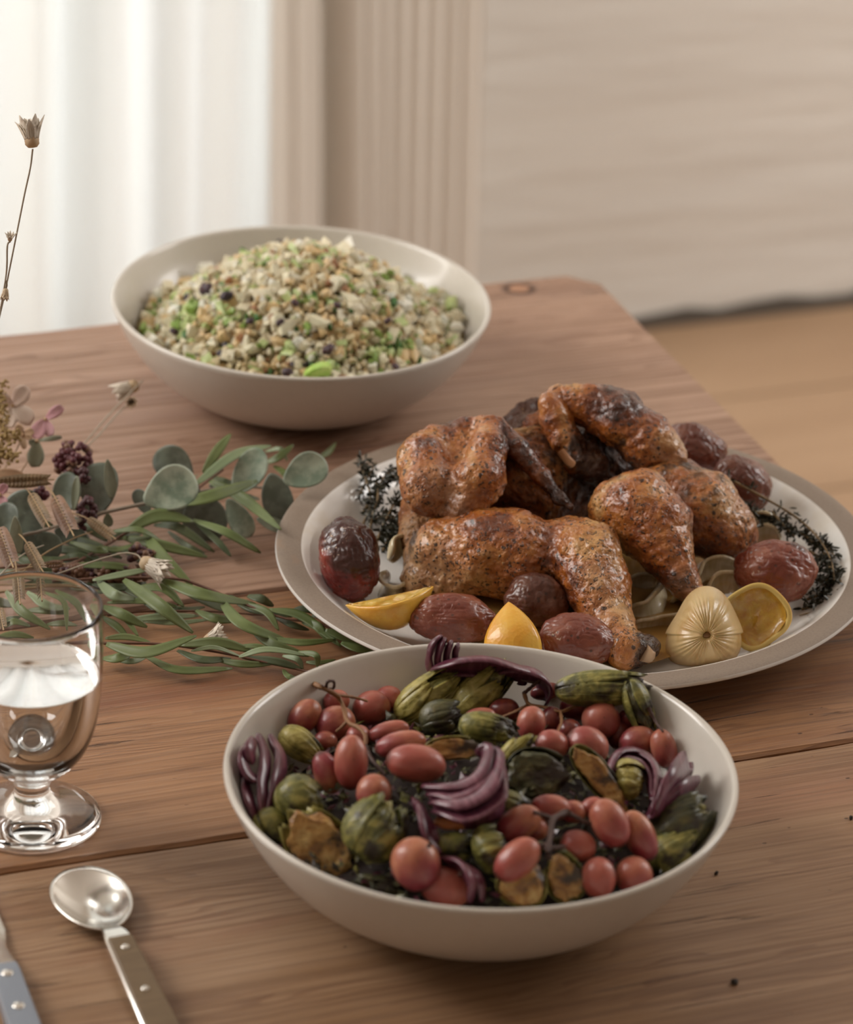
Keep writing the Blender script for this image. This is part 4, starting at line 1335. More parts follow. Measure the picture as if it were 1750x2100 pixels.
SPROUTS = [
    (617, 1528, 50, 30, -35, .004, M_SPY, 'yellow-green half sprout below the upper left grapes', None, 5, None, M_SPY),
    (617, 1642, 55, 44, -45, .002, M_SPK, 'dark mottled sprout right of the left onion wedge', None, 6, None, M_SPG),
    (652, 1732, 86, 60, 130, -.005, M_SPC, 'largest sprout half with golden-brown seared cut face, lower left', .45, 6, 40, M_SPY),
    (770, 1700, 66, 60, 60, .008, M_SPG, 'round dark green whole sprout below the blistered grape', None, 8, None, M_SPG),
    (878, 1428, 80, 38, 38, .010, M_SPG, 'long leafy sprout leaning up at the back centre left', None, 7, None, M_SPY),
    (985, 1418, 80, 36, 42, .012, M_SPG, 'ragged olive sprout half with pale tip at the back centre', None, 6, None, M_SPY),
    (1003, 1494, 62, 30, -10, .012, M_SPG, 'bright green oval sprout at the centre back', None, 6, None, M_SPG),
    (935, 1535, 64, 22, 2, .008, M_SPC, 'narrow golden-brown sprout slice beside the salmon grape', .3, 3, None, M_SPY),
    (1105, 1590, 68, 50, -5, .002, M_SPK, 'charred brown sprout half facing up, right of the central onion', .35, 5, None, M_SPK),
    (1232, 1598, 88, 26, -50, .006, M_SPC, 'long golden leafless sprout slice slanting down right', .3, 4, None, M_SPG),
    (1292, 1598, 32, 40, 10, .006, M_SPY, 'yellow sprout heart wrapped under the arched onion', None, 3, None, M_SPY),
    (1238, 1410, 100, 32, 3, .010, M_SPG, 'long leafy sprout with golden stalk at the back right rim', None, 7, None, M_SPG),
    (1310, 1450, 60, 26, -70, .006, M_SPK, 'wilted dark leaf cluster hanging down the right bowl wall', None, 5, None, M_SPG),
    (1402, 1690, 66, 52, 35, .0, M_SPG, 'dark leafy sprout at the right bowl edge below the magenta onion', None, 8, None, M_SPK),
    (1380, 1745, 60, 40, 35, -.006, M_SPK, 'blackened sprout deep at the right under the salmon grapes', None, 6, None, M_SPG),
    (1073, 1812, 50, 46, 70, .0, M_SPC, 'golden cut sprout at the front centre under the pink grape', .45, 5, None, M_SPY),
    (1158, 1800, 52, 36, 110, .0, M_SPC, 'half-hidden sprout with golden edge left of two round grapes', .2, 5, None, M_SPG),
    (1010, 1742, 40, 46, 20, .002, M_SPK, 'small dark sprout in shadow at the middle front', None, 6, None, M_SPG),
    (1045, 1655, 52, 30, -20, .0, M_SPK, 'brown-green sprout behind the elongated salmon grapes', None, 5, None, M_SPG),
    (930, 1738, 42, 28, 10, -.002, M_SPK, 'flat dark sprout right of the loose grapes', None, 5, None, M_SPG),
    (560, 1700, 46, 34, -50, -.004, M_SPK, 'dark sprout squeezed against the left bowl wall', None, 5, None, M_SPG),
    (1060, 1535, 44, 18, 40, .008, M_SPY, 'loose lime-green leaf cluster at the centre', None, 4, None, M_SPY),
    (905, 1470, 45, 34, 20, .0, M_SPK, 'black charred sprout under the long leafy one', None, 5, None, M_SPK),
    (775, 1815, 46, 20, 170, -.010, M_SPK, 'charred scrap of sprout at the front left rim', None, 4, None, M_SPK)]
for i, s in enumerate(SPROUTS):
    sprout_(*s[:8], cut=s[8], leaves=s[9], c=s[10], mleaf=s[11], seed=i+1)
# carrot-like orange sliver
o = lump('carrot_sliver', 925, 1690, H(925, 1690, .004).z-T, 36, 13, -8, simple('roasted_carrot', (.42, .13, .03), .4), geo=ICO3, amp=.2, seed=50)
tag(o, 'thin orange roasted sliver below the central onion wedge', 'vegetable')


def onion_wedge(label, petals, name='red_onion_wedge', g='roasted red onion pieces in the near bowl', wm=1.35):
    c = H(*petals[0][0][0])
    r_ = root(name, (c.x, c.y, c.z-.008), label, 'onion', g)
    for pts, wd, curl, ch in petals:
        onion_strip('petal', [H(*q) for q in pts], wd*wm, M_RONION, r_, thick=.0014, curl=curl, char=ch, updir=Vector((-FWD.x, -FWD.y, .9)).normalized())
    return r_


onion_wedge('folded purple onion wedge pressed against the left bowl wall', [
    ([(550, 1508, .008), (576, 1555, .010), (568, 1610, .006), (545, 1680, .0)], .018, .30, 0),
    ([(532, 1510, .010), (545, 1560, .014), (540, 1620, .010), (538, 1690, .0)], .018, .35, 0),
    ([(508, 1530, .004), (500, 1565, .006), (510, 1590, .008), (545, 1605, .010)], .016, .35, 0),
    ([(506, 1600, -.002), (510, 1640, .0), (527, 1690, -.006)], .018, .30, 0),
    ([(522, 1520, .010), (512, 1545, .012), (520, 1565, .012)], .012, .45, 0)], wm=1.0)
onion_wedge('curved violet onion wedge fanned open at the centre of the near bowl', [
    ([(870, 1612, .012), (930, 1618, .014), (980, 1600, .018), (1000, 1550, .022), (985, 1545, .02)], .014, .35, 0),
    ([(885, 1650, .010), (950, 1655, .014), (1000, 1620, .018), (1018, 1570, .020), (1005, 1545, .02)], .018, .35, 0),
    ([(880, 1630, .011), (940, 1640, .014), (990, 1605, .019), (1010, 1560, .022)], .012, .40, 0),
    ([(890, 1668, .006), (960, 1682, .010), (1015, 1650, .014), (1032, 1605, .014)], .018, .30, 0),
    ([(1010, 1540, .02), (1030, 1580, .018), (1035, 1615, .014)], .012, .3, 0)])
onion_wedge('slim mauve onion strip rising between the loose grapes and the centre', [
    ([(860, 1650, .006), (868, 1680, .010), (880, 1720, .008), (900, 1750, .004)], .012, .35, 0),
    ([(850, 1640, .004), (878, 1690, .008), (898, 1725, .004)], .009, .35, 0)])
onion_wedge('onion layer arching over the yellow sprout heart at the right', [
    ([(1240, 1590, .008), (1268, 1550, .014), (1310, 1545, .016), (1345, 1580, .014), (1345, 1640, .008), (1335, 1675, .004)], .012, .35, 0),
    ([(1255, 1580, .010), (1290, 1558, .016), (1330, 1580, .014), (1338, 1640, .008)], .008, .35, 0)])
onion_wedge('magenta onion petal pointing up towards the right bowl wall', [
    ([(1338, 1672, .006), (1365, 1630, .012), (1395, 1590, .016), (1415, 1570, .014)], .026, -.30, 0),
    ([(1345, 1672, .004), (1385, 1640, .010), (1430, 1600, .012)], .018, -.3, 0)])
onion_wedge('charred upright onion wedge poking above the back rim', [
    ([(892, 1392, 1.070), (882, 1360, 1.082), (886, 1325, 1.095), (904, 1302, 1.102)], .013, .3, .15),
    ([(908, 1392, 1.072), (899, 1360, 1.084), (902, 1328, 1.095), (914, 1306, 1.101)], .012, .3, .3),
    ([(924, 1390, 1.072), (917, 1360, 1.084), (919, 1330, 1.094), (928, 1312, 1.099)], .011, .3, .4),
    ([(940, 1388, 1.072), (936, 1360, 1.083), (936, 1335, 1.092), (942, 1318, 1.096)], .010, .3, .5)], wm=1.0)
onion_wedge('long dark purple onion layers lying along the back of the bowl', [
    ([(890, 1375, .012), (940, 1360, .018), (1000, 1358, .018), (1060, 1375, .016), (1115, 1395, .010)], .018, .30, .15),
    ([(1030, 1385, .010), (1070, 1380, .014), (1110, 1400, .010), (1120, 1440, .004)], .020, .30, .2),
    ([(900, 1395, .006), (960, 1385, .010), (1040, 1400, .006)], .016, .3, .3)])
onion_wedge('thin onion loop curling round the front loose grape', [
    ([(905, 1760, .004), (945, 1775, .008), (968, 1810, .008), (965, 1850, .002)], .010, .35, 0),
    ([(925, 1765, .0), (980, 1800, .002), (990, 1850, -.002)], .010, .35, .1)])
# ------------------------------------------------------------------ garland
Z3 = Vector((0, 0, 1))


def leaf_strap(parent, pts, wpx, m, z=(.006, .012, .004), tw=0.0, n=16, name='leaf', fold=.13):
    """long narrow leaf through photograph pixels; width in pixels"""
    if len(z) != len(pts): z = [z[0]+(z[-1]-z[0])*i/(len(pts)-1) for i in range(len(pts))]
    C_ = bez([P(x, y, zz) for (x, y), zz in zip(pts, z)], n)
    V, F = [], []
    for i, q in enumerate(C_):
        u = i/(n-1)
        t_ = (C_[min(i+1, n-1)]-C_[max(i-1, 0)]).normalized()
        nrm = (-FWD*.75+Z3*.65); nrm = (nrm-t_*nrm.dot(t_)).normalized()
        nrm = Quaternion(t_, tw*math.sin(u*3)+.25*math.sin(u*2.5+len(parent.children)*1.3)) @ nrm
        s_ = t_.cross(nrm).normalized()
        w_ = wpx*mpp(q)*.5*max(math.sin(math.pi*min(u*.93+.05, 1))**.62, .02)*1.08
        for v in (-1, -.5, 0, .5, 1): V.append(q+s_*(w_*v)+nrm*(fold*w_*(abs(v)-.5)))
    for i in range(n-1):
        for j in range(4): F.append((i*5+j, (i+1)*5+j, (i+1)*5+j+1, i*5+j+1))
    return mk(name, V, F, m, parent, solid=.0004)


def tubep(name, pts, r0, m, parent, n=18, r1=None):
    C_ = bez([P(*q) for q in pts], n)
    r1 = r1 or r0*.6
    V, F = tube_geo(C_, [r0+(r1-r0)*i/(n-1) for i in range(n)], 6)
    return mk(name, V, F, m, parent)


def branch(name, label, cat, stempts, rad, m, group=None):
    p = P(*stempts[0])
    r_ = root(name, (p.x, p.y, T), label, cat, group)
    tubep('stem', stempts, rad, m, r_)
    return r_


WB = 'willow-leaf branches of the garland'
b1 = branch('willow_branch', 'long-leaved green branch rising towards the platter from the round grey leaves', 'branch',
            [(95, 1190, .006), (200, 1128, .010), (263, 1090, .014), (319, 1053, .020), (375, 1026, .026), (410, 999, .030), (458, 963, .034)], .0012, M_STEMR, WB)
for pts, w_, m, z in [
    ([(417, 969), (446, 925), (473, 890)], 20, M_WIL, (.036, .046, .054)), ([(399, 995), (482, 933), (556, 914)], 22, M_WILL, (.036, .044, .044)),
    ([(319, 1052), (359, 1003), (405, 973)], 6, M_WILL, (.026, .034, .038)), ([(361, 1034), (432, 1018), (528, 986)], 27, M_WIL, (.030, .036, .036)),
    ([(429, 986), (498, 1022), (576, 1086)], 23, M_WIL, (.026, .026, .036)), ([(263, 1085), (326, 1057), (396, 1069)], 28, M_WIL, (.018, .026, .022)),
    ([(230, 1090), (283, 1086), (328, 1107)], 14, M_WIL, (.016, .022, .014)), ([(396, 1066), (465, 1092), (535, 1134)], 20, M_WIL, (.020, .022, .010)),
    ([(316, 1076), (366, 1082), (440, 1132)], 19, M_WILD, (.014, .018, .006)), ([(253, 1103), (320, 1116), (425, 1142)], 22, M_WIL, (.010, .014, .006)),
    ([(296, 1093), (333, 1142), (394, 1200)], 25, M_WIL, (.014, .018, .008)), ([(200, 1121), (240, 1127), (284, 1114)], 14, M_WIL, (.012, .016, .012)),
    ([(402, 1072), (445, 1109), (474, 1141)], 14, M_WILD, (.012, .012, .006)), ([(541, 950), (571, 938), (602, 912)], 15, M_WIL, (.024, .03, .036)),
    ([(545, 926), (575, 921), (590, 946)], 9, M_WILL, (.028, .034, .024)), ([(656, 938), (677, 925), (690, 908)], 14, M_WIL, (.006, .012, .02)),
    ([(562, 955), (581, 969), (598, 995)], 15, M_WIL, (.022, .024, .018)), ([(430, 975), (455, 985), (480, 990)], 14, M_WILD, (.02, .022, .02)),
    ([(470, 1012), (505, 1018), (533, 1024)], 12, M_WILD, (.016, .018, .012)), ([(345, 1090), (385, 1120), (420, 1135)], 12, M_WILD, (.006, .008, .004))]:
    leaf_strap(b1, pts, w_, m, z)
b2 = branch('willow_branch', 'dense long-leaved green branch running under the platter rim', 'branch',
            [(110, 1196, .006), (200, 1186, .010), (346, 1186, .016), (412, 1201, .016), (560, 1262, .012), (664, 1282, .010), (740, 1325, .004)], .0011, M_STEMR, WB)
tubep('side_stem', [(220, 1262, .004), (296, 1254, .006), (432, 1254, .006), (540, 1262, .006)], .0009, M_STEMR, b2)
for pts, w_, m, z in [
    ([(333, 1190), (415, 1219), (525, 1239)], 27, M_WIL, (.02, .024, .012)), ([(190, 1190), (250, 1178), (308, 1167)], 16, M_WILL, (.016, .02, .022)),
    ([(150, 1160), (230, 1160), (290, 1171)], 16, M_WIL, (.012, .016, .012)), ([(201, 1191), (234, 1220), (278, 1228)], 22, M_WILL, (.014, .018, .012)),
    ([(254, 1189), (325, 1240), (396, 1298)], 27, M_WIL, (.02, .026, .012)), ([(270, 1209), (333, 1206), (377, 1244)], 20, M_WIL, (.012, .016, .008)),
    ([(220, 1236), (300, 1233), (370, 1246)], 15, M_WIL, (.008, .012, .006)), ([(210, 1243), (250, 1260), (302, 1286)], 22, M_WIL, (.012, .014, .006)),
    ([(262, 1271), (333, 1265), (408, 1263)], 15, M_WILL, (.006, .009, .006)), ([(296, 1275), (366, 1277), (442, 1269)], 10, M_WILL, (.004, .006, .004)),
    ([(452, 1230), (498, 1280), (592, 1316)], 27, M_WIL, (.018, .020, .010)), ([(508, 1222), (535, 1228), (561, 1243)], 20, M_WILD, (.012, .014, .008)),
    ([(402, 1252), (440, 1268), (490, 1273)], 18, M_WIL, (.008, .01, .006)), ([(511, 1284), (558, 1320), (634, 1346)], 20, M_WIL, (.012, .012, .006)),
    ([(490, 1237), (545, 1254), (572, 1293)], 16, M_WIL, (.012, .014, .008)), ([(560, 1310), (620, 1318), (690, 1312)], 17, M_WIL, (.012, .012, .008)),
    ([(551, 1250), (620, 1264), (700, 1326)], 20, M_WIL, (.014, .014, .006)), ([(598, 1252), (630, 1249), (664, 1262)], 15, M_WILD, (.008, .01, .006)),
    ([(620, 1275), (650, 1284), (672, 1314)], 18, M_WIL, (.010, .012, .006)), ([(668, 1292), (700, 1305), (738, 1322)], 18, M_WIL, (.012, .010, .006)),
    ([(700, 1318), (735, 1330), (779, 1339)], 20, M_WIL, (.008, .008, .004)), ([(560, 1262), (596, 1280), (634, 1292)], 14, M_WILD, (.006, .008, .004)),
    ([(250, 1205), (290, 1225), (330, 1262)], 16, M_WILD, (.004, .006, .003)), ([(380, 1215), (430, 1235), (480, 1260)], 18, M_WILD, (.005, .006, .003)),
    ([(210, 1265), (240, 1285), (262, 1308)], 16, M_WIL, (.006, .006, .003)), ([(230, 1250), (258, 1270), (284, 1305)], 12, M_WIL, (.008, .01, .004)),
    ([(205, 1160), (160, 1140), (110, 1150)], 16, M_WILD, (.004, .01, .004)), ([(640, 1262), (690, 1275), (720, 1290)], 14, M_WILD, (.004, .005, .003)),
    ([(470, 1222), (520, 1250), (600, 1265)], 16, M_WILD, (.004, .006, .003)), ([(310, 1235), (370, 1250), (420, 1245)], 14, M_WILD, (.003, .005, .003))]:
    leaf_strap(b2, pts, w_, m, z)
b3 = branch('willow_branch', 'lowest long-leaved branch with reddish stem, just behind the near bowl', 'branch',
            [(150, 1322, .004), (220, 1319, .008), (316, 1320, .010), (390, 1328, .010), (482, 1344, .008), (560, 1362, .006), (636, 1378, .004)], .0011, M_STEMR, WB)
for pts, w_, m, z in [
    ([(216, 1309), (260, 1306), (308, 1317)], 13, M_WIL, (.010, .012, .010)), ([(218, 1321), (300, 1338), (403, 1304)], 27, M_WIL, (.012, .016, .024)),
    ([(298, 1345), (366, 1374), (477, 1371)], 19, M_WIL, (.008, .008, .004)), ([(210, 1350), (243, 1349), (280, 1333)], 20, M_WIL, (.006, .010, .010)),
    ([(370, 1322), (449, 1318), (520, 1336)], 21, M_WIL, (.012, .016, .010)), ([(392, 1335), (440, 1328), (494, 1346)], 9, M_WILL, (.016, .018, .010)),
    ([(490, 1347), (548, 1332), (636, 1345)], 14, M_WILL, (.012, .018, .012)), ([(364, 1334), (415, 1353), (474, 1351)], 18, M_WILD, (.006, .008, .004)),
    ([(485, 1325), (530, 1326), (562, 1338)], 11, M_WIL, (.012, .014, .010)), ([(496, 1348), (565, 1356), (620, 1372)], 15, M_WILD, (.006, .008, .005)),
    ([(612, 1337), (648, 1344), (651, 1369)], 13, M_WIL, (.012, .016, .008)), ([(628, 1358), (655, 1359), (688, 1353)], 11, M_WIL, (.006, .008, .006)),
    ([(581, 1373), (592, 1387), (614, 1394)], 13, M_WIL, (.004, .008, .004)), ([(230, 1352), (270, 1356), (300, 1348)], 12, M_WILL, (.004, .006, .004)),
    ([(440, 1352), (500, 1362), (560, 1362)], 14, M_WIL, (.004, .006, .004)), ([(580, 1345), (610, 1352), (622, 1372)], 12, M_WILL, (.008, .010, .004))]:
    leaf_strap(b3, pts, w_, m, z)
b4 = branch('willow_branch', 'long-leaved branch seen through the upper part of the glass', 'branch',
            [(-60, 1225, .006), (0, 1215, .010), (60, 1208, .012), (120, 1205, .012), (200, 1212, .008)], .001, M_STEMT, WB)
for pts, w_, m, z in [
    ([(8, 1214), (45, 1252), (106, 1289)], 20, M_WIL, (.014, .014, .006)), ([(55, 1215), (99, 1240), (152, 1246)], 18, M_WILL, (.014, .014, .008)),
    ([(92, 1215), (138, 1236), (144, 1292)], 12, M_WIL, (.014, .018, .010)), ([(118, 1212), (168, 1238), (196, 1272)], 15, M_WIL, (.012, .014, .008)),
    ([(54, 1249), (105, 1249), (146, 1254)], 15, M_WIL, (.006, .01, .006)), ([(99, 1279), (138, 1276), (170, 1280)], 13, M_WIL, (.004, .008, .004)),
    ([(4, 1284), (27, 1273), (62, 1283)], 16, M_WIL, (.004, .008, .004)), ([(-30, 1290), (10, 1270), (40, 1262)], 16, M_WILD, (.004, .008, .004)),
    ([(-40, 1320), (20, 1300), (70, 1306)], 15, M_WIL, (.004, .006, .004)), ([(-50, 1240), (-10, 1235), (30, 1240)], 18, M_WILD, (.004, .01, .004))]:
    leaf_strap(b4, pts, w_, m, z)
b5 = branch('willow_branch', 'dark-leaved branch in the shadow of the flowers at the left edge', 'branch',
            [(-80, 1180, .004), (0, 1165, .008), (90, 1155, .010), (190, 1140, .008), (240, 1135, .004)], .001, M_STEMR, WB)
for pts, w_, m, z in [
    ([(144, 1112), (204, 1128), (240, 1122)], 15, M_WIL, (.012, .016, .012)), ([(154, 1157), (216, 1160), (272, 1167)], 15, M_WIL, (.010, .012, .008)),
    ([(60, 1140), (110, 1150), (170, 1140)], 20, M_WILD, (.006, .010, .006)), ([(0, 1130), (50, 1150), (110, 1170)], 20, M_WILD, (.006, .010, .006)),
    ([(90, 1125), (150, 1130), (200, 1150)], 18, M_WILD, (.006, .010, .006)), ([(-20, 1170), (40, 1180), (90, 1195)], 18, M_WILD, (.006, .010, .004)),
    ([(120, 1190), (170, 1210), (215, 1215)], 16, M_WILD, (.004, .008, .004)), ([(170, 1120), (200, 1150), (215, 1180)], 14, M_WILD, (.004, .008, .004)),
    ([(20, 1040), (60, 1060), (110, 1080)], 24, M_WILD, (.006, .012, .006)), ([(200, 1090), (240, 1100), (290, 1095)], 16, M_WILD, (.006, .010, .006)), ([(130, 1060), (180, 1080), (220, 1110)], 22, M_WILD, (.006, .012, .006)),
    ([(0, 1085), (60, 1100), (120, 1110)], 24, M_WILD, (.004, .010, .006)), ([(230, 1120), (280, 1140), (320, 1175)], 18, M_WILD, (.004, .010, .004)), ([(180, 1195), (240, 1205), (300, 1195)], 16, M_WILD, (.003, .006, .003)),
    ([(100, 1100), (180, 1115), (250, 1145)], 20, M_WILD, (.004, .008, .004)), ([(40, 1205), (110, 1195), (190, 1200)], 16, M_WILD, (.003, .006, .003)),
    ([(-40, 1110), (20, 1120), (70, 1140)], 20, M_WILD, (.006, .010, .006)), ([(60, 1180), (120, 1170), (180, 1180)], 16, M_WILD, (.004, .006, .004))]:
    leaf_strap(b5, pts, w_, m, z)


def round_leaf(parent, cx, cy, rx, ry, ang, m, z=.02, tilt=(0, 0), curl=.25, point=.15, fold=.0):
    """broad leaf: centre pixel, half sizes in pixels, stalk end at angle ang (degrees, anticlockwise in the photograph)"""
    p = P(cx, cy, z); s = mpp(p)
    th = math.radians(ang)
    A = RT*math.cos(th)+UP*math.sin(th); B = -RT*math.sin(th)+UP*math.cos(th); C = -FWD
    A2 = (A+C*tilt[0]); B2 = (B+C*tilt[1])
    V, F = [], []
    nr, nk = 9, 28
    for i in range(nr+1):
        for k in range(nk):
            a = 2*math.pi*k/nk; r_ = i/nr
            x = math.cos(a)*r_*(1+point*max(0, math.cos(a))**6); y = math.sin(a)*r_*(1-.10*math.cos(a))
            wv = 1+.03*math.sin(3*a+cx)*r_
            h = curl*(y*y)*.6+curl*.4*x*abs(x)-curl*.25+.04*math.sin(4*a+cy)*r_*r_
            if fold and y > .45: h += fold*(y-.45); y = .45+(y-.45)*(1-fold*.5)
            V.append(p+A2*(x*wv*rx*s)+B2*(y*wv*ry*s)+C*(h*min(rx, ry)*s))
    for i in range(nr):
        for k in range(nk): F.append((i*nk+k, i*nk+(k+1) % nk, (i+1)*nk+(k+1) % nk, (i+1)*nk+k))
    return mk('leaf', V, F, m, parent, solid=.0005)


e1 = branch('eucalyptus_branch', 'branch of round silvery blue-green leaves reaching to the platter', 'branch',
            [(150, 1072, .020), (206, 1053, .022), (305, 1031, .026), (405, 1009, .022), (478, 998, .020), (540, 1000, .022), (592, 1000, .03)], .0015, M_STEMG)
for a in [(202, 1000, 54, 40, -100, M_EUD, .030, (0, .25), .3), (226, 985, 38, 12, 95, M_EUO, .042, (.2, .5), .4), (355, 952, 44, 36, -35, M_EUD, .024, (.1, .3), .5), (353, 1002, 54, 46, -155, M_EUL, .040, (.1, .1), .25),
          (291, 1028, 28, 16, -60, M_EUD, .024, (0, .3), .2), (512, 965, 50, 32, -120, M_EUL, .036, (.1, .2), .35), (570, 1026, 52, 32, 105, M_EUD, .024, (0, .1), .2),
          (629, 965, 45, 36, -155, M_EUL, .048, (.05, .15), .3), (420, 1066, 50, 46, 95, M_EUD, .014, (0, .2), .25), (492, 1066, 42, 24, 120, M_EUL, .018, (.1, .3), .4),
          (458, 1000, 26, 15, 170, M_EUD, .014, (0, .2), .2), (222, 1068, 13, 10, 95, M_EUO, .018, (0, .3), .3), (560, 1075, 30, 14, 160, M_EUL, .010, (0, .1), .2),
          (380, 1030, 40, 28, 60, M_EUD, .018, (0, .2), .2)]:
    round_leaf(e1, *a)
e2 = branch('eucalyptus_branch', 'branch of dark round leaves under the flowers at the left edge', 'branch',
            [(-60, 1140, .018), (38, 1101, .020), (77, 1091, .022), (120, 1078, .022), (160, 1066, .020)], .0014, M_STEMG)
for a in [(136, 1010, 42, 30, -100, M_EUD, .028, (0, .3), .4), (155, 1010, 34, 9, -95, M_EUO, .040, (0, .4), .5), (52, 1052, 50, 42, -60, M_EUD, .024, (0, .1), .2), (14, 1068, 40, 26, -90, M_EUD, .032, (0, .4), .6), (34, 1100, 36, 13, 95, M_EUO, .036, (0, .4), .4),
          (100, 1118, 30, 26, 130, M_EUD, .014, (0, .1), .2), (60, 1128, 34, 22, 90, M_EUD, .010, (0, .1), .2), (150, 1100, 36, 20, 160, M_EUD, .010, (0, .1), .2), (-20, 1120, 40, 30, 40, M_EUD, .016, (0, .1), .2),
          (20, 995, 34, 16, 170, M_BLUSH, .030, (0, .2), .3), (22, 975, 30, 14, 170, M_TANP, .030, (0, .2), .3)]:
    round_leaf(e2, *a)


def strawflower(label, head, dirpx, size, stempts, open_=.5, npet=16, group='ivory everlasting flowers of the garland', hz=None, m=None, loc=None):
    """head: (px,py,z) of the base; dirpx: direction in the photo plane (dx,dy px) the petals point, plus towards-viewer share"""
    c = Vector(loc) if loc is not None else P(*head)
    s = mpp(c)
    ax = (RT*dirpx[0]-UP*dirpx[1]+(-FWD)*dirpx[2]).normalized()
    u = ax.cross(Vector((.3, .2, .9))).normalized(); v = ax.cross(u)
    r_ = root('everlasting_flower', c, label, 'flower', group)
    if stempts:
        n = len(stempts)*6; V, F = tube_geo(bez(stempts, n), [.0006]*n, 6); mk('stem', V, F, M_STEMP, r_)
    L = size*s
    # scaly cup
    prof = [(.02, -.02), (.15, 0), (.22, .10), (.24, .22), (.20, .36)]
    V, F = [], []
    for pr_, h in prof:
        for k in range(18):
            a = 2*math.pi*k/18; R = pr_*(1+.06*math.sin(a*6+h*20))
            V.append(c+(u*math.cos(a)+v*math.sin(a))*R*L+ax*h*L)
    for i in range(4):
        for k in range(18): F.append((i*18+k, i*18+(k+1) % 18, (i+1)*18+(k+1) % 18, (i+1)*18+k))
    mk('cup', V, F, M_BRACT, r_)
    rn = random.Random(int(size*7+dirpx[0]*3))
    for ring, (sp, ln) in enumerate(((open_, 1.0), (open_*.55, .92))):
        for k in range(npet//2):
            a = 2*math.pi*(k+ring*.5)/(npet//2)+rn.uniform(-.1, .1)
            rad = (u*math.cos(a)+v*math.sin(a)); tg = ax.cross(rad)
            l_ = ln*rn.uniform(.85, 1.05); sp_ = sp*rn.uniform(.75, 1.2)
            V, F = [], []
            for i in range(7):
                t_ = i/6; w_ = .150*L*math.sin(math.pi*min(.18+t_*.8, 1))**.8
                q = c+ax*(L*(.22+(l_-.22)*t_))+rad*(L*(.20+sp_*t_*t_*.8+.06*t_))
                V += [q-tg*w_, q+rad*w_*.25*-1, q+tg*w_]
            for i in range(6): F += [(3*i, 3*i+3, 3*i+4, 3*i+1), (3*i+1, 3*i+4, 3*i+5, 3*i+2)]
            mk('petal', V, F, m or M_PETAL, r_, solid=.0003)
    return r_


Yf = 2.06
sp_ = [P(-130, 1010, .01), PY(-40, 800, Yf-.01), PY(0, 645, Yf), PY(28, 510, Yf), PY(50, 400, Yf), PY(62, 345, Yf), PY(67, 306, Yf)]
strawflower('tall ivory everlasting flower standing against the bright curtain', None, (-.12, -1, .0), 64, sp_, .28, 18, loc=PY(67, 302, Yf))
strawflower('tiny dried bud on a thin stalk beside the tall flower stem', None, (.2, -1, .8), 20, [PY(0, 640, Yf), PY(13, 560, Yf), PY(15, 505, Yf), PY(21, 495, Yf)], .5, 10, loc=PY(20, 494, Yf), m=M_PETAL)
strawflower('drooping dried bud low on the tall flower stem', None, (-.1, 1, .2), 26, [PY(13, 575, Yf), PY(14, 585, Yf), PY(12, 592, Yf)], .15, 10, loc=PY(12, 592, Yf), m=M_BRACT)
strawflower('half-closed ivory flower at the tip of the two slanting stems', (283, 788, .052), (-1, .42, .1), 56,
            [P(160, 925, .030), P(215, 860, .042), P(258, 815, .050), P(292, 781, .054)], .16, 14)
strawflower('small round dried flower head below the half-closed ivory flower', (268, 822, .048), (.15, .2, 1), 26,
            [P(168, 925, .030), P(200, 895, .036), P(240, 850, .044), P(266, 826, .047)], .35, 14, m=M_BRACT)
strawflower('ivory flower with fanned petals lying right of the dark berries', (290, 1150, .030), (.85, .42, .2), 66,
            [P(110, 1180, .016), P(190, 1152, .026), P(250, 1135, .032), P(280, 1138, .032), P(290, 1148, .030)], .30, 18)
strawflower('small white flower tucked behind the lowest branch', (420, 1316, .012), (.9, -.45, .1), 50, [P(380, 1325, .008), P(420, 1316, .012)], .30, 14)


def floret(label, cx, cy, z, petals, m, name='hydrangea_floret'):
    p = P(cx, cy, z); s = mpp(p)
    r_ = root(name, p, label, 'flower', 'hydrangea florets of the garland')
    for ang, ln, wd in petals:
        th = math.radians(ang); A = (RT*math.cos(th)+UP*math.sin(th)+(-FWD)*.25).normalized(); B = A.cross(-FWD).normalized(); C = B.cross(A)
        V, F = [], []
        for i in range(9):
            t_ = i/8; w_ = wd*s*.5*math.sin(math.pi*min(.06+t_*.86, 1))**.7*(.55+.6*t_)
            for v in (-1, -.5, 0, .5, 1): V.append(p+A*(ln*s*t_)+B*(w_*v)+C*(w_*.3*(abs(v)-.4)+.06*ln*s*math.sin(t_*3+v)))
        for i in range(8):
            for j in range(4): F.append((i*5+j, (i+1)*5+j, (i+1)*5+j+1, i*5+j+1))
        mk('petal', V, F, m, r_, solid=.0003)
    V, F = ICO2; mk('centre', np.array(p)+np.array(-FWD)*.001+V*.0014, F, M_TANP, r_)
    tubep('stalk', [(cx, cy, z), (cx-12, cy+30, z-.008), (cx-40, cy+75, z-.02)], .0006, M_STEMT, r_, 8)
    return r_


floret('large blush-cream hydrangea floret at the left edge', 26, 832, .060, [(50, 50, 40), (-38, 56, 42), (-100, 48, 36), (150, 40, 36)], M_BLUSH)
floret('bright pink hydrangea floret beside the blush one', 93, 860, .056, [(35, 46, 26), (-120, 46, 36), (-70, 38, 26)], M_PINK)
floret('small tan hydrangea floret below the pink one', 46, 892, .052, [(115, 24, 20), (20, 26, 20), (-80, 30, 16), (-20, 22, 12)], M_TANP)
floret('olive-cream hydrangea floret with one hanging petal', 76, 904, .046, [(8, 54, 12), (-92, 56, 40), (200, 18, 16)], M_EUO)
floret('rosy petal scrap at the left photo edge by the dark leaves', 0, 1015, .040, [(-70, 26, 26), (60, 26, 22)], M_PINK)


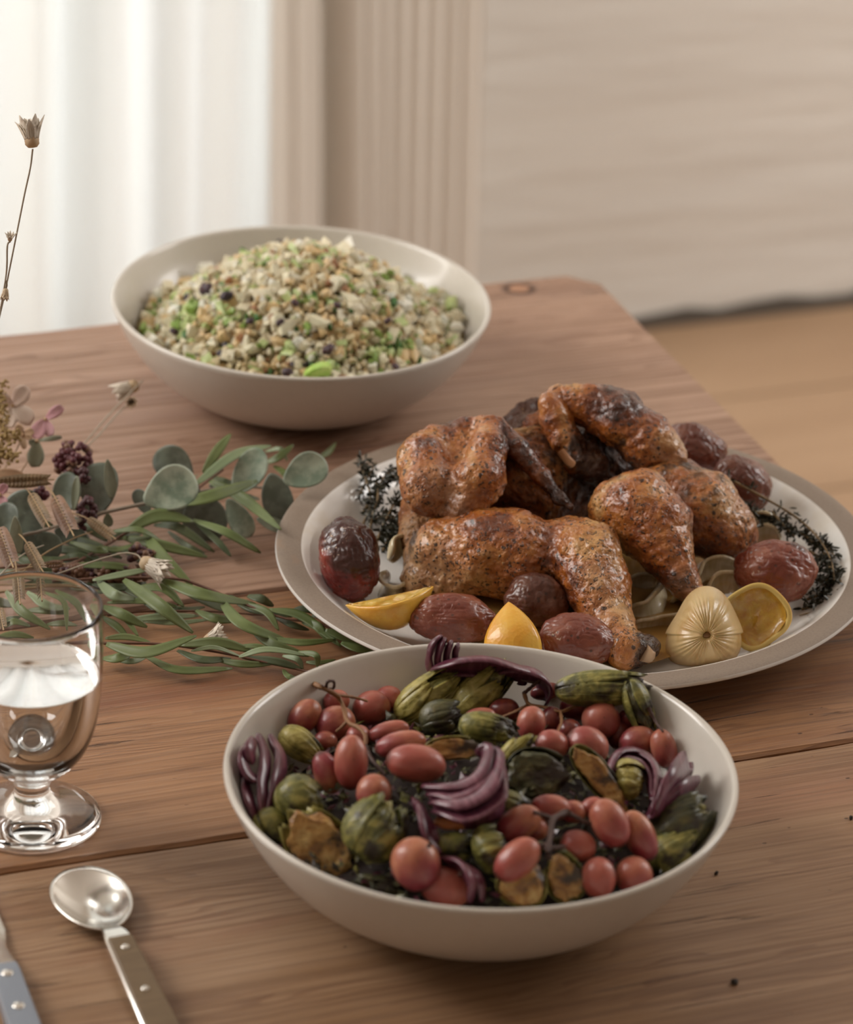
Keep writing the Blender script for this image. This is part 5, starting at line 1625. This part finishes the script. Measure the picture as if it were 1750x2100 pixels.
def berries(label, cx, cy, rx, ry, z, n, m1, m2, seed, rb=7.4, stalk=None):
    p0 = P(cx, cy, z); s = mpp(p0)
    r_ = root('berry_cluster', (p0.x, p0.y, max(p0.z-ry*s, T)), label, 'berries', 'pepperberry clusters of the garland')
    rn = random.Random(seed)
    bm_ = {}
    for k in range(n):
        a = rn.uniform(0, 2*math.pi); q = math.sqrt(rn.random())
        x, y = math.cos(a)*q*rx, math.sin(a)*q*ry
        dep = math.sqrt(max(0, 1-q*q))*min(rx, ry)*rn.uniform(.5, 1)
        c = p0+(RT*x+UP*y+(-FWD)*dep)*s
        m = m1 if rn.random() < .72 else m2
        if m.name not in bm_:
            me = bpy.data.meshes.new('berry'); V, F = ICO2; me.from_pydata((V*rb*s).tolist(), [], F); me.polygons.foreach_set('use_smooth', [True]*len(me.polygons)); me.materials.append(m); bm_[m.name] = me
        o = bpy.data.objects.new('berry', bm_[m.name]); COL.objects.link(o); o.parent = r_; o.location = c-Vector(r_.location); sc_ = rn.uniform(.8, 1.12); o.scale = (sc_,)*3
    mb_ = MB()
    for k in range(n//3):
        a = rn.uniform(0, 2*math.pi); q = rn.random()
        mb_.add(*tube_geo([p0-Z3*.004, p0+(RT*math.cos(a)*q*rx+UP*math.sin(a)*q*ry)*s], [.0006, .0004], 4))
    tag(mk('twigs', mb_.v, mb_.f, M_TWIGD, r_), kind='stuff')
    return r_


berries('largest cluster of plum-coloured berries above the dark round leaves', 150, 945, 38, 40, .040, 75, M_BERRY, M_BERRYL, 1)
berries('small plum berry cluster hanging below the largest one', 172, 976, 14, 14, .038, 14, M_BERRYD, M_BERRY, 6)
berries('small plum berry cluster left, between grass spikelets', 78, 1012, 18, 11, .034, 16, M_BERRY, M_BERRYD, 2)
berries('shaded berry cluster right of the rosy grass spikelet', 176, 1052, 20, 34, .022, 34, M_BERRYD, M_BERRY, 3)
berries('dark berry cluster behind the fanned ivory flower', 290, 1142, 26, 26, .014, 34, M_BERRYD, M_BERRYL, 4)
berries('brown berry cluster under the willow leaves at centre left', 240, 1180, 60, 18, .008, 60, M_BERRYL, M_BERRYD, 5)
berries('faded berry cluster in shadow above the glass rim', 150, 1172, 40, 14, .008, 40, M_BERRYL, M_BERRYD, 7)


def oat(label, x0, y0, x1, y1, wpx, z, m, n=11, bend=0):
    a, b = P(x0, y0, z), P(x1, y1, z+.002); s = mpp(a)
    r_ = root('grass_spikelet', a, label, 'grass', 'sea oat spikelets of the garland')
    ax = (b-a); L = ax.length; ax.normalize(); side = ax.cross(-FWD).normalized(); nr = side.cross(ax)
    mb_ = MB()
    for k in range(n):
        t_ = k/n
        for sg in (-1, 1):
            w_ = wpx*s*.5*(math.sin(math.pi*(.12+.8*t_))**.7)
            base = a+ax*(L*t_*.86)+side*(sg*w_*.15)
            d = (ax*.90+side*sg*.42).normalized(); ll = max(w_*1.35, L*.16)
            e = d.cross(nr).normalized()*(w_*.50)
            V = [base, base+d*ll*.35+e+nr*w_*.2, base+d*ll*.8+e*.6+nr*w_*.15, base+d*ll*1.1, base+d*ll*.8-e*.6+nr*w_*.1, base+d*ll*.35-e+nr*w_*.1, base+d*ll*.5+nr*w_*.35]
            mb_ = MB(); mb_.add(V, [(0, 1, 6), (1, 2, 6), (2, 3, 6), (3, 4, 6), (4, 5, 6), (5, 0, 6)])
            mk('scale', mb_.v, mb_.f, m, r_, smooth=False)
    st = bez([a-ax*.03-Z3*.006, a, b], 8); V, F = tube_geo(st, [.0006]*8, 5); mk('stalk', V, F, M_STEMT, r_)
    return r_


oat('long horizontal spikelet reaching in from the left edge', -15, 990, 112, 983, 34, .046, M_OAT, 14)
oat('rosy broad grass spikelet hanging in front of the dark leaf', 112, 1018, 152, 1100, 40, .044, M_OATR)
oat('narrow green-brown spikelet left of the rosy one', 62, 1012, 102, 1082, 24, .042, M_OAT)
oat('small tan spikelet pointing right beside the willow leaves', 180, 1064, 238, 1106, 26, .030, M_OAT)
oat('large brown spikelet at the left edge above the glass', -2, 1082, 28, 1165, 42, .048, M_OATR)
oat('slim tan spikelet above the glass rim', 54, 1112, 90, 1176, 22, .042, M_OAT)
oat('spikelet seen through the back wall of the glass', 34, 1170, 40, 1238, 28, .034, M_OAT)
oat('tiny pale spikelet hanging inside the outline of the glass', 82, 1176, 88, 1232, 13, .030, M_OAT, 8)
oat('brown spikelet cut by the photo edge beside the glass', -6, 1245, 4, 1292, 26, .03, M_OAT, 8)
oat('faint reddish spikelet among the shadowed leaves', 88, 1158, 134, 1156, 20, .024, M_OATR, 8)

# golden seed sprays
def seeds(label, stems_, seed):
    rn = random.Random(seed); c = P(*stems_[0][0])
    r_ = root('seed_spray', (c.x, c.y, c.z), label, 'flower', 'golden seed sprays')
    mb_ = MB(); V0, F0 = ico(1)
    for pts in stems_:
        C_ = bez([P(*q) for q in pts], 20); V, F = tube_geo(C_, [.0007]*20, 5); mk('stalk', V, F, M_STEMT, r_)
        for i in range(3, 20):
            for _ in range(4):
                c_ = C_[i]+Vector((rn.gauss(0, .0022), rn.gauss(0, .0022), rn.gauss(0, .0022)))
                mb_.add(np.array(c_)+V0*rn.uniform(.0008, .0016), F0)
    tag(mk('seeds', mb_.v, mb_.f, M_SEED, r_), kind='stuff')


seeds('golden-brown seed spray cut by the left photo edge', [
    [(-40, 900, .04), (-5, 850, .06), (2, 815, .07), (3, 785, .076)], [(-40, 900, .04), (0, 870, .058), (10, 830, .066)], [(-30, 940, .04), (5, 925, .048), (22, 900, .054), (28, 890, .056)],
    [(-30, 960, .036), (0, 940, .044), (20, 935, .046), (32, 938, .046)], [(-30, 930, .04), (0, 910, .05), (12, 880, .058)]], 3)
tb2 = branch('dry_grass_stem', 'thin tan grass stem slanting below the round dark leaves', 'grass', [(30, 1190, .010), (85, 1140, .018), (150, 1105, .022), (190, 1090, .022)], .0007, M_STEMT)
tb3 = branch('dry_grass_stem', 'pale thin stem arching behind the glass rim', 'grass', [(-40, 1205, .010), (40, 1202, .014), (110, 1202, .016), (190, 1205, .012)], .0006, M_STEMT)
tb4 = branch('dry_grass_stem', 'white wispy stem lying across the shadowed leaves at left', 'grass', [(-10, 1190, .016), (30, 1150, .024), (60, 1130, .026), (90, 1118, .024)], .0006, M_STEMP)

# ------------------------------------------------------------------ glass of water
gc = P(66, 1679, 0)
r_ = root('wine_glass', gc, 'short-stemmed clear glass half full of water', 'glass')
GH = .1445
outp = [(.0, .0004), (.030, .0002), (.0392, .0), (.0412, .0015), (.0405, .0035), (.030, .0070), (.018, .0115), (.0118, .017), (.0105, .022), (.0115, .0275), (.016, .0325), (.024, .0395), (.032, .050), (.0375, .065), (.0405, .085), (.0418, .110), (.0418, .130), (.0415, GH)]
inp = [(.0400, GH), (.0402, .128), (.0402, .110), (.0390, .086), (.036, .067), (.0305, .053), (.022, .0435), (.012, .0395), (.0, .0385)]
prof = outp[:5]+spline_prof(outp[5:], 50)+[(.0412, GH+.0006), (.0405, GH+.0006)]+spline_prof(inp, 40)
V, F = lathe_geo(prof, 96, 1, 1, gc.x, gc.y, gc.z); mk('bowl_and_foot', V, F, M_GLASS, r_)
wl = .100
ip = [(a, b) for a, b in spline_prof(inp, 60) if b < wl]
prof = [(0, wl-.0006), (ip[0][0]*.97, wl-.0004), (ip[0][0]+.0004, wl+.0004)]+[(a+.0004 if a > 0 else 0, b-.0003) for a, b in ip]
V, F = lathe_geo(prof, 96, 1, 1, gc.x, gc.y, gc.z)
o = mk('water', V, F, M_WATER, loc=(gc.x, gc.y, gc.z+.038)); tag(o, 'clear water filling the lower half of the stemmed glass', 'water')

# ------------------------------------------------------------------ cutlery
sc = P(190, 1852, .006); tip = P(148, 1775, .006); end = P(372, 2180, .006)
ax = (end-P(185, 1840, .006)); ax.z = 0; ax.normalize(); sd = Vector((-ax.y, ax.x, 0))
r_ = root('spoon', (sc.x, sc.y, T), 'steel spoon with riveted brown wooden handle', 'spoon')
# bowl of the spoon: egg outline
Lh, Wh = .0335, .0225
V, F = [], []
nr, nk = 12, 48
for i in range(nr+1):
    for k in range(nk):
        a = 2*math.pi*k/nk; r0 = i/nr
        x = math.cos(a)*r0*Lh; y = math.sin(a)*r0*Wh*(1-.10*math.cos(a))
        V.append(Vector((sc.x, sc.y, T))+ax*x+sd*y+Z3*(.0012+.0085*r0**2.2))
for i in range(nr):
    for k in range(nk): F.append((i*nk+k, i*nk+(k+1) % nk, (i+1)*nk+(k+1) % nk, (i+1)*nk+k))
mk('bowl', V, F, M_STEEL, r_, solid=.0013)


def bar(secs, name, m, parent, bevel=.0006):
    """secs: (distance along handle, half width, z low, z high)"""
    V, F = [], []
    for d, hw, z0, z1 in secs:
        for y, z in ((-hw, z0), (hw, z0), (hw, z1-bevel), (hw-bevel, z1), (-hw+bevel, z1), (-hw, z1-bevel)):
            V.append(Vector((sc.x, sc.y, T))+ax*d+sd*y+Z3*z)
    for i in range(len(secs)-1):
        for k in range(6): F.append((i*6+k, i*6+(k+1) % 6, (i+1)*6+(k+1) % 6, (i+1)*6+k))
    F.append(tuple(range(5, -1, -1))); F.append(tuple((len(secs)-1)*6+k for k in range(6)))
    return mk(name, V, F, m, parent, sharp=.5)


bar([(.0305, .0048, .0065, .0100), (.036, .0052, .0075, .0125), (.044, .0068, .0085, .0145), (.052, .0078, .0085, .0150), (.150, .0105, .0010, .0060)], 'handle_core', M_STEEL, r_)
bar([(.0525, .0070, .0148, .0172), (.058, .0073, .0144, .0172), (.150, .0098, .0055, .0085)], 'handle_scale', M_HANDLE, r_)
for d in (.063, .100, .137):
    p = Vector((sc.x, sc.y, T))+ax*d+Z3*(.0172-(d-.058)/.092*.0087)
    V, F = ICO3; mk('rivet', np.array(p)+V*np.array([.0024, .0024, .0008]), F, M_STEEL, r_)

kc = P(-8, 1960, 0); ke = P(75, 2200, 0); ax = (ke-kc).normalized(); sd = Vector((-ax.y, ax.x, 0)); sc = kc
r_ = root('table_knife', (kc.x, kc.y, T), 'table knife with grey-blue riveted handle, cut off by the lower left corner', 'knife')
bar([(-.10, .001, .001, .003), (-.09, .007, .001, .003), (-.02, .0095, .001, .0032), (.0, .0060, .001, .0055), (.012, .0065, .001, .008), (.022, .0072, .0012, .0095)], 'blade', M_STEEL, r_)
bar([(.0222, .0074, .001, .0100), (.030, .0080, .001, .0105), (.12, .0090, .001, .0105)], 'handle', M_BLUEH, r_)
for d in (.033, .065):
    p = Vector((kc.x, kc.y, T))+ax*d+Z3*.0105
    V, F = ICO3; mk('rivet', np.array(p)+V*np.array([.0034, .0034, .001]), F, M_STEEL, r_)

# crumbs on the table
for i, (x, y, s, lab) in enumerate([(1507, 2014, 9, 'black crumb on the bare boards at the lower right'), (1470, 1790, 5, 'dark speck right of the near bowl'),
                                    (1746, 1677, 5, 'dark speck at the right photo edge'), (1335, 1432, 4, 'tiny crumb between the near bowl and the platter')]):
    o = lump('crumb', x, y, .0012, s, s*.7, i*40, M_CRUMB, geo=ICO2, amp=.35, sc=2, seed=i); tag(o, lab, 'crumb')
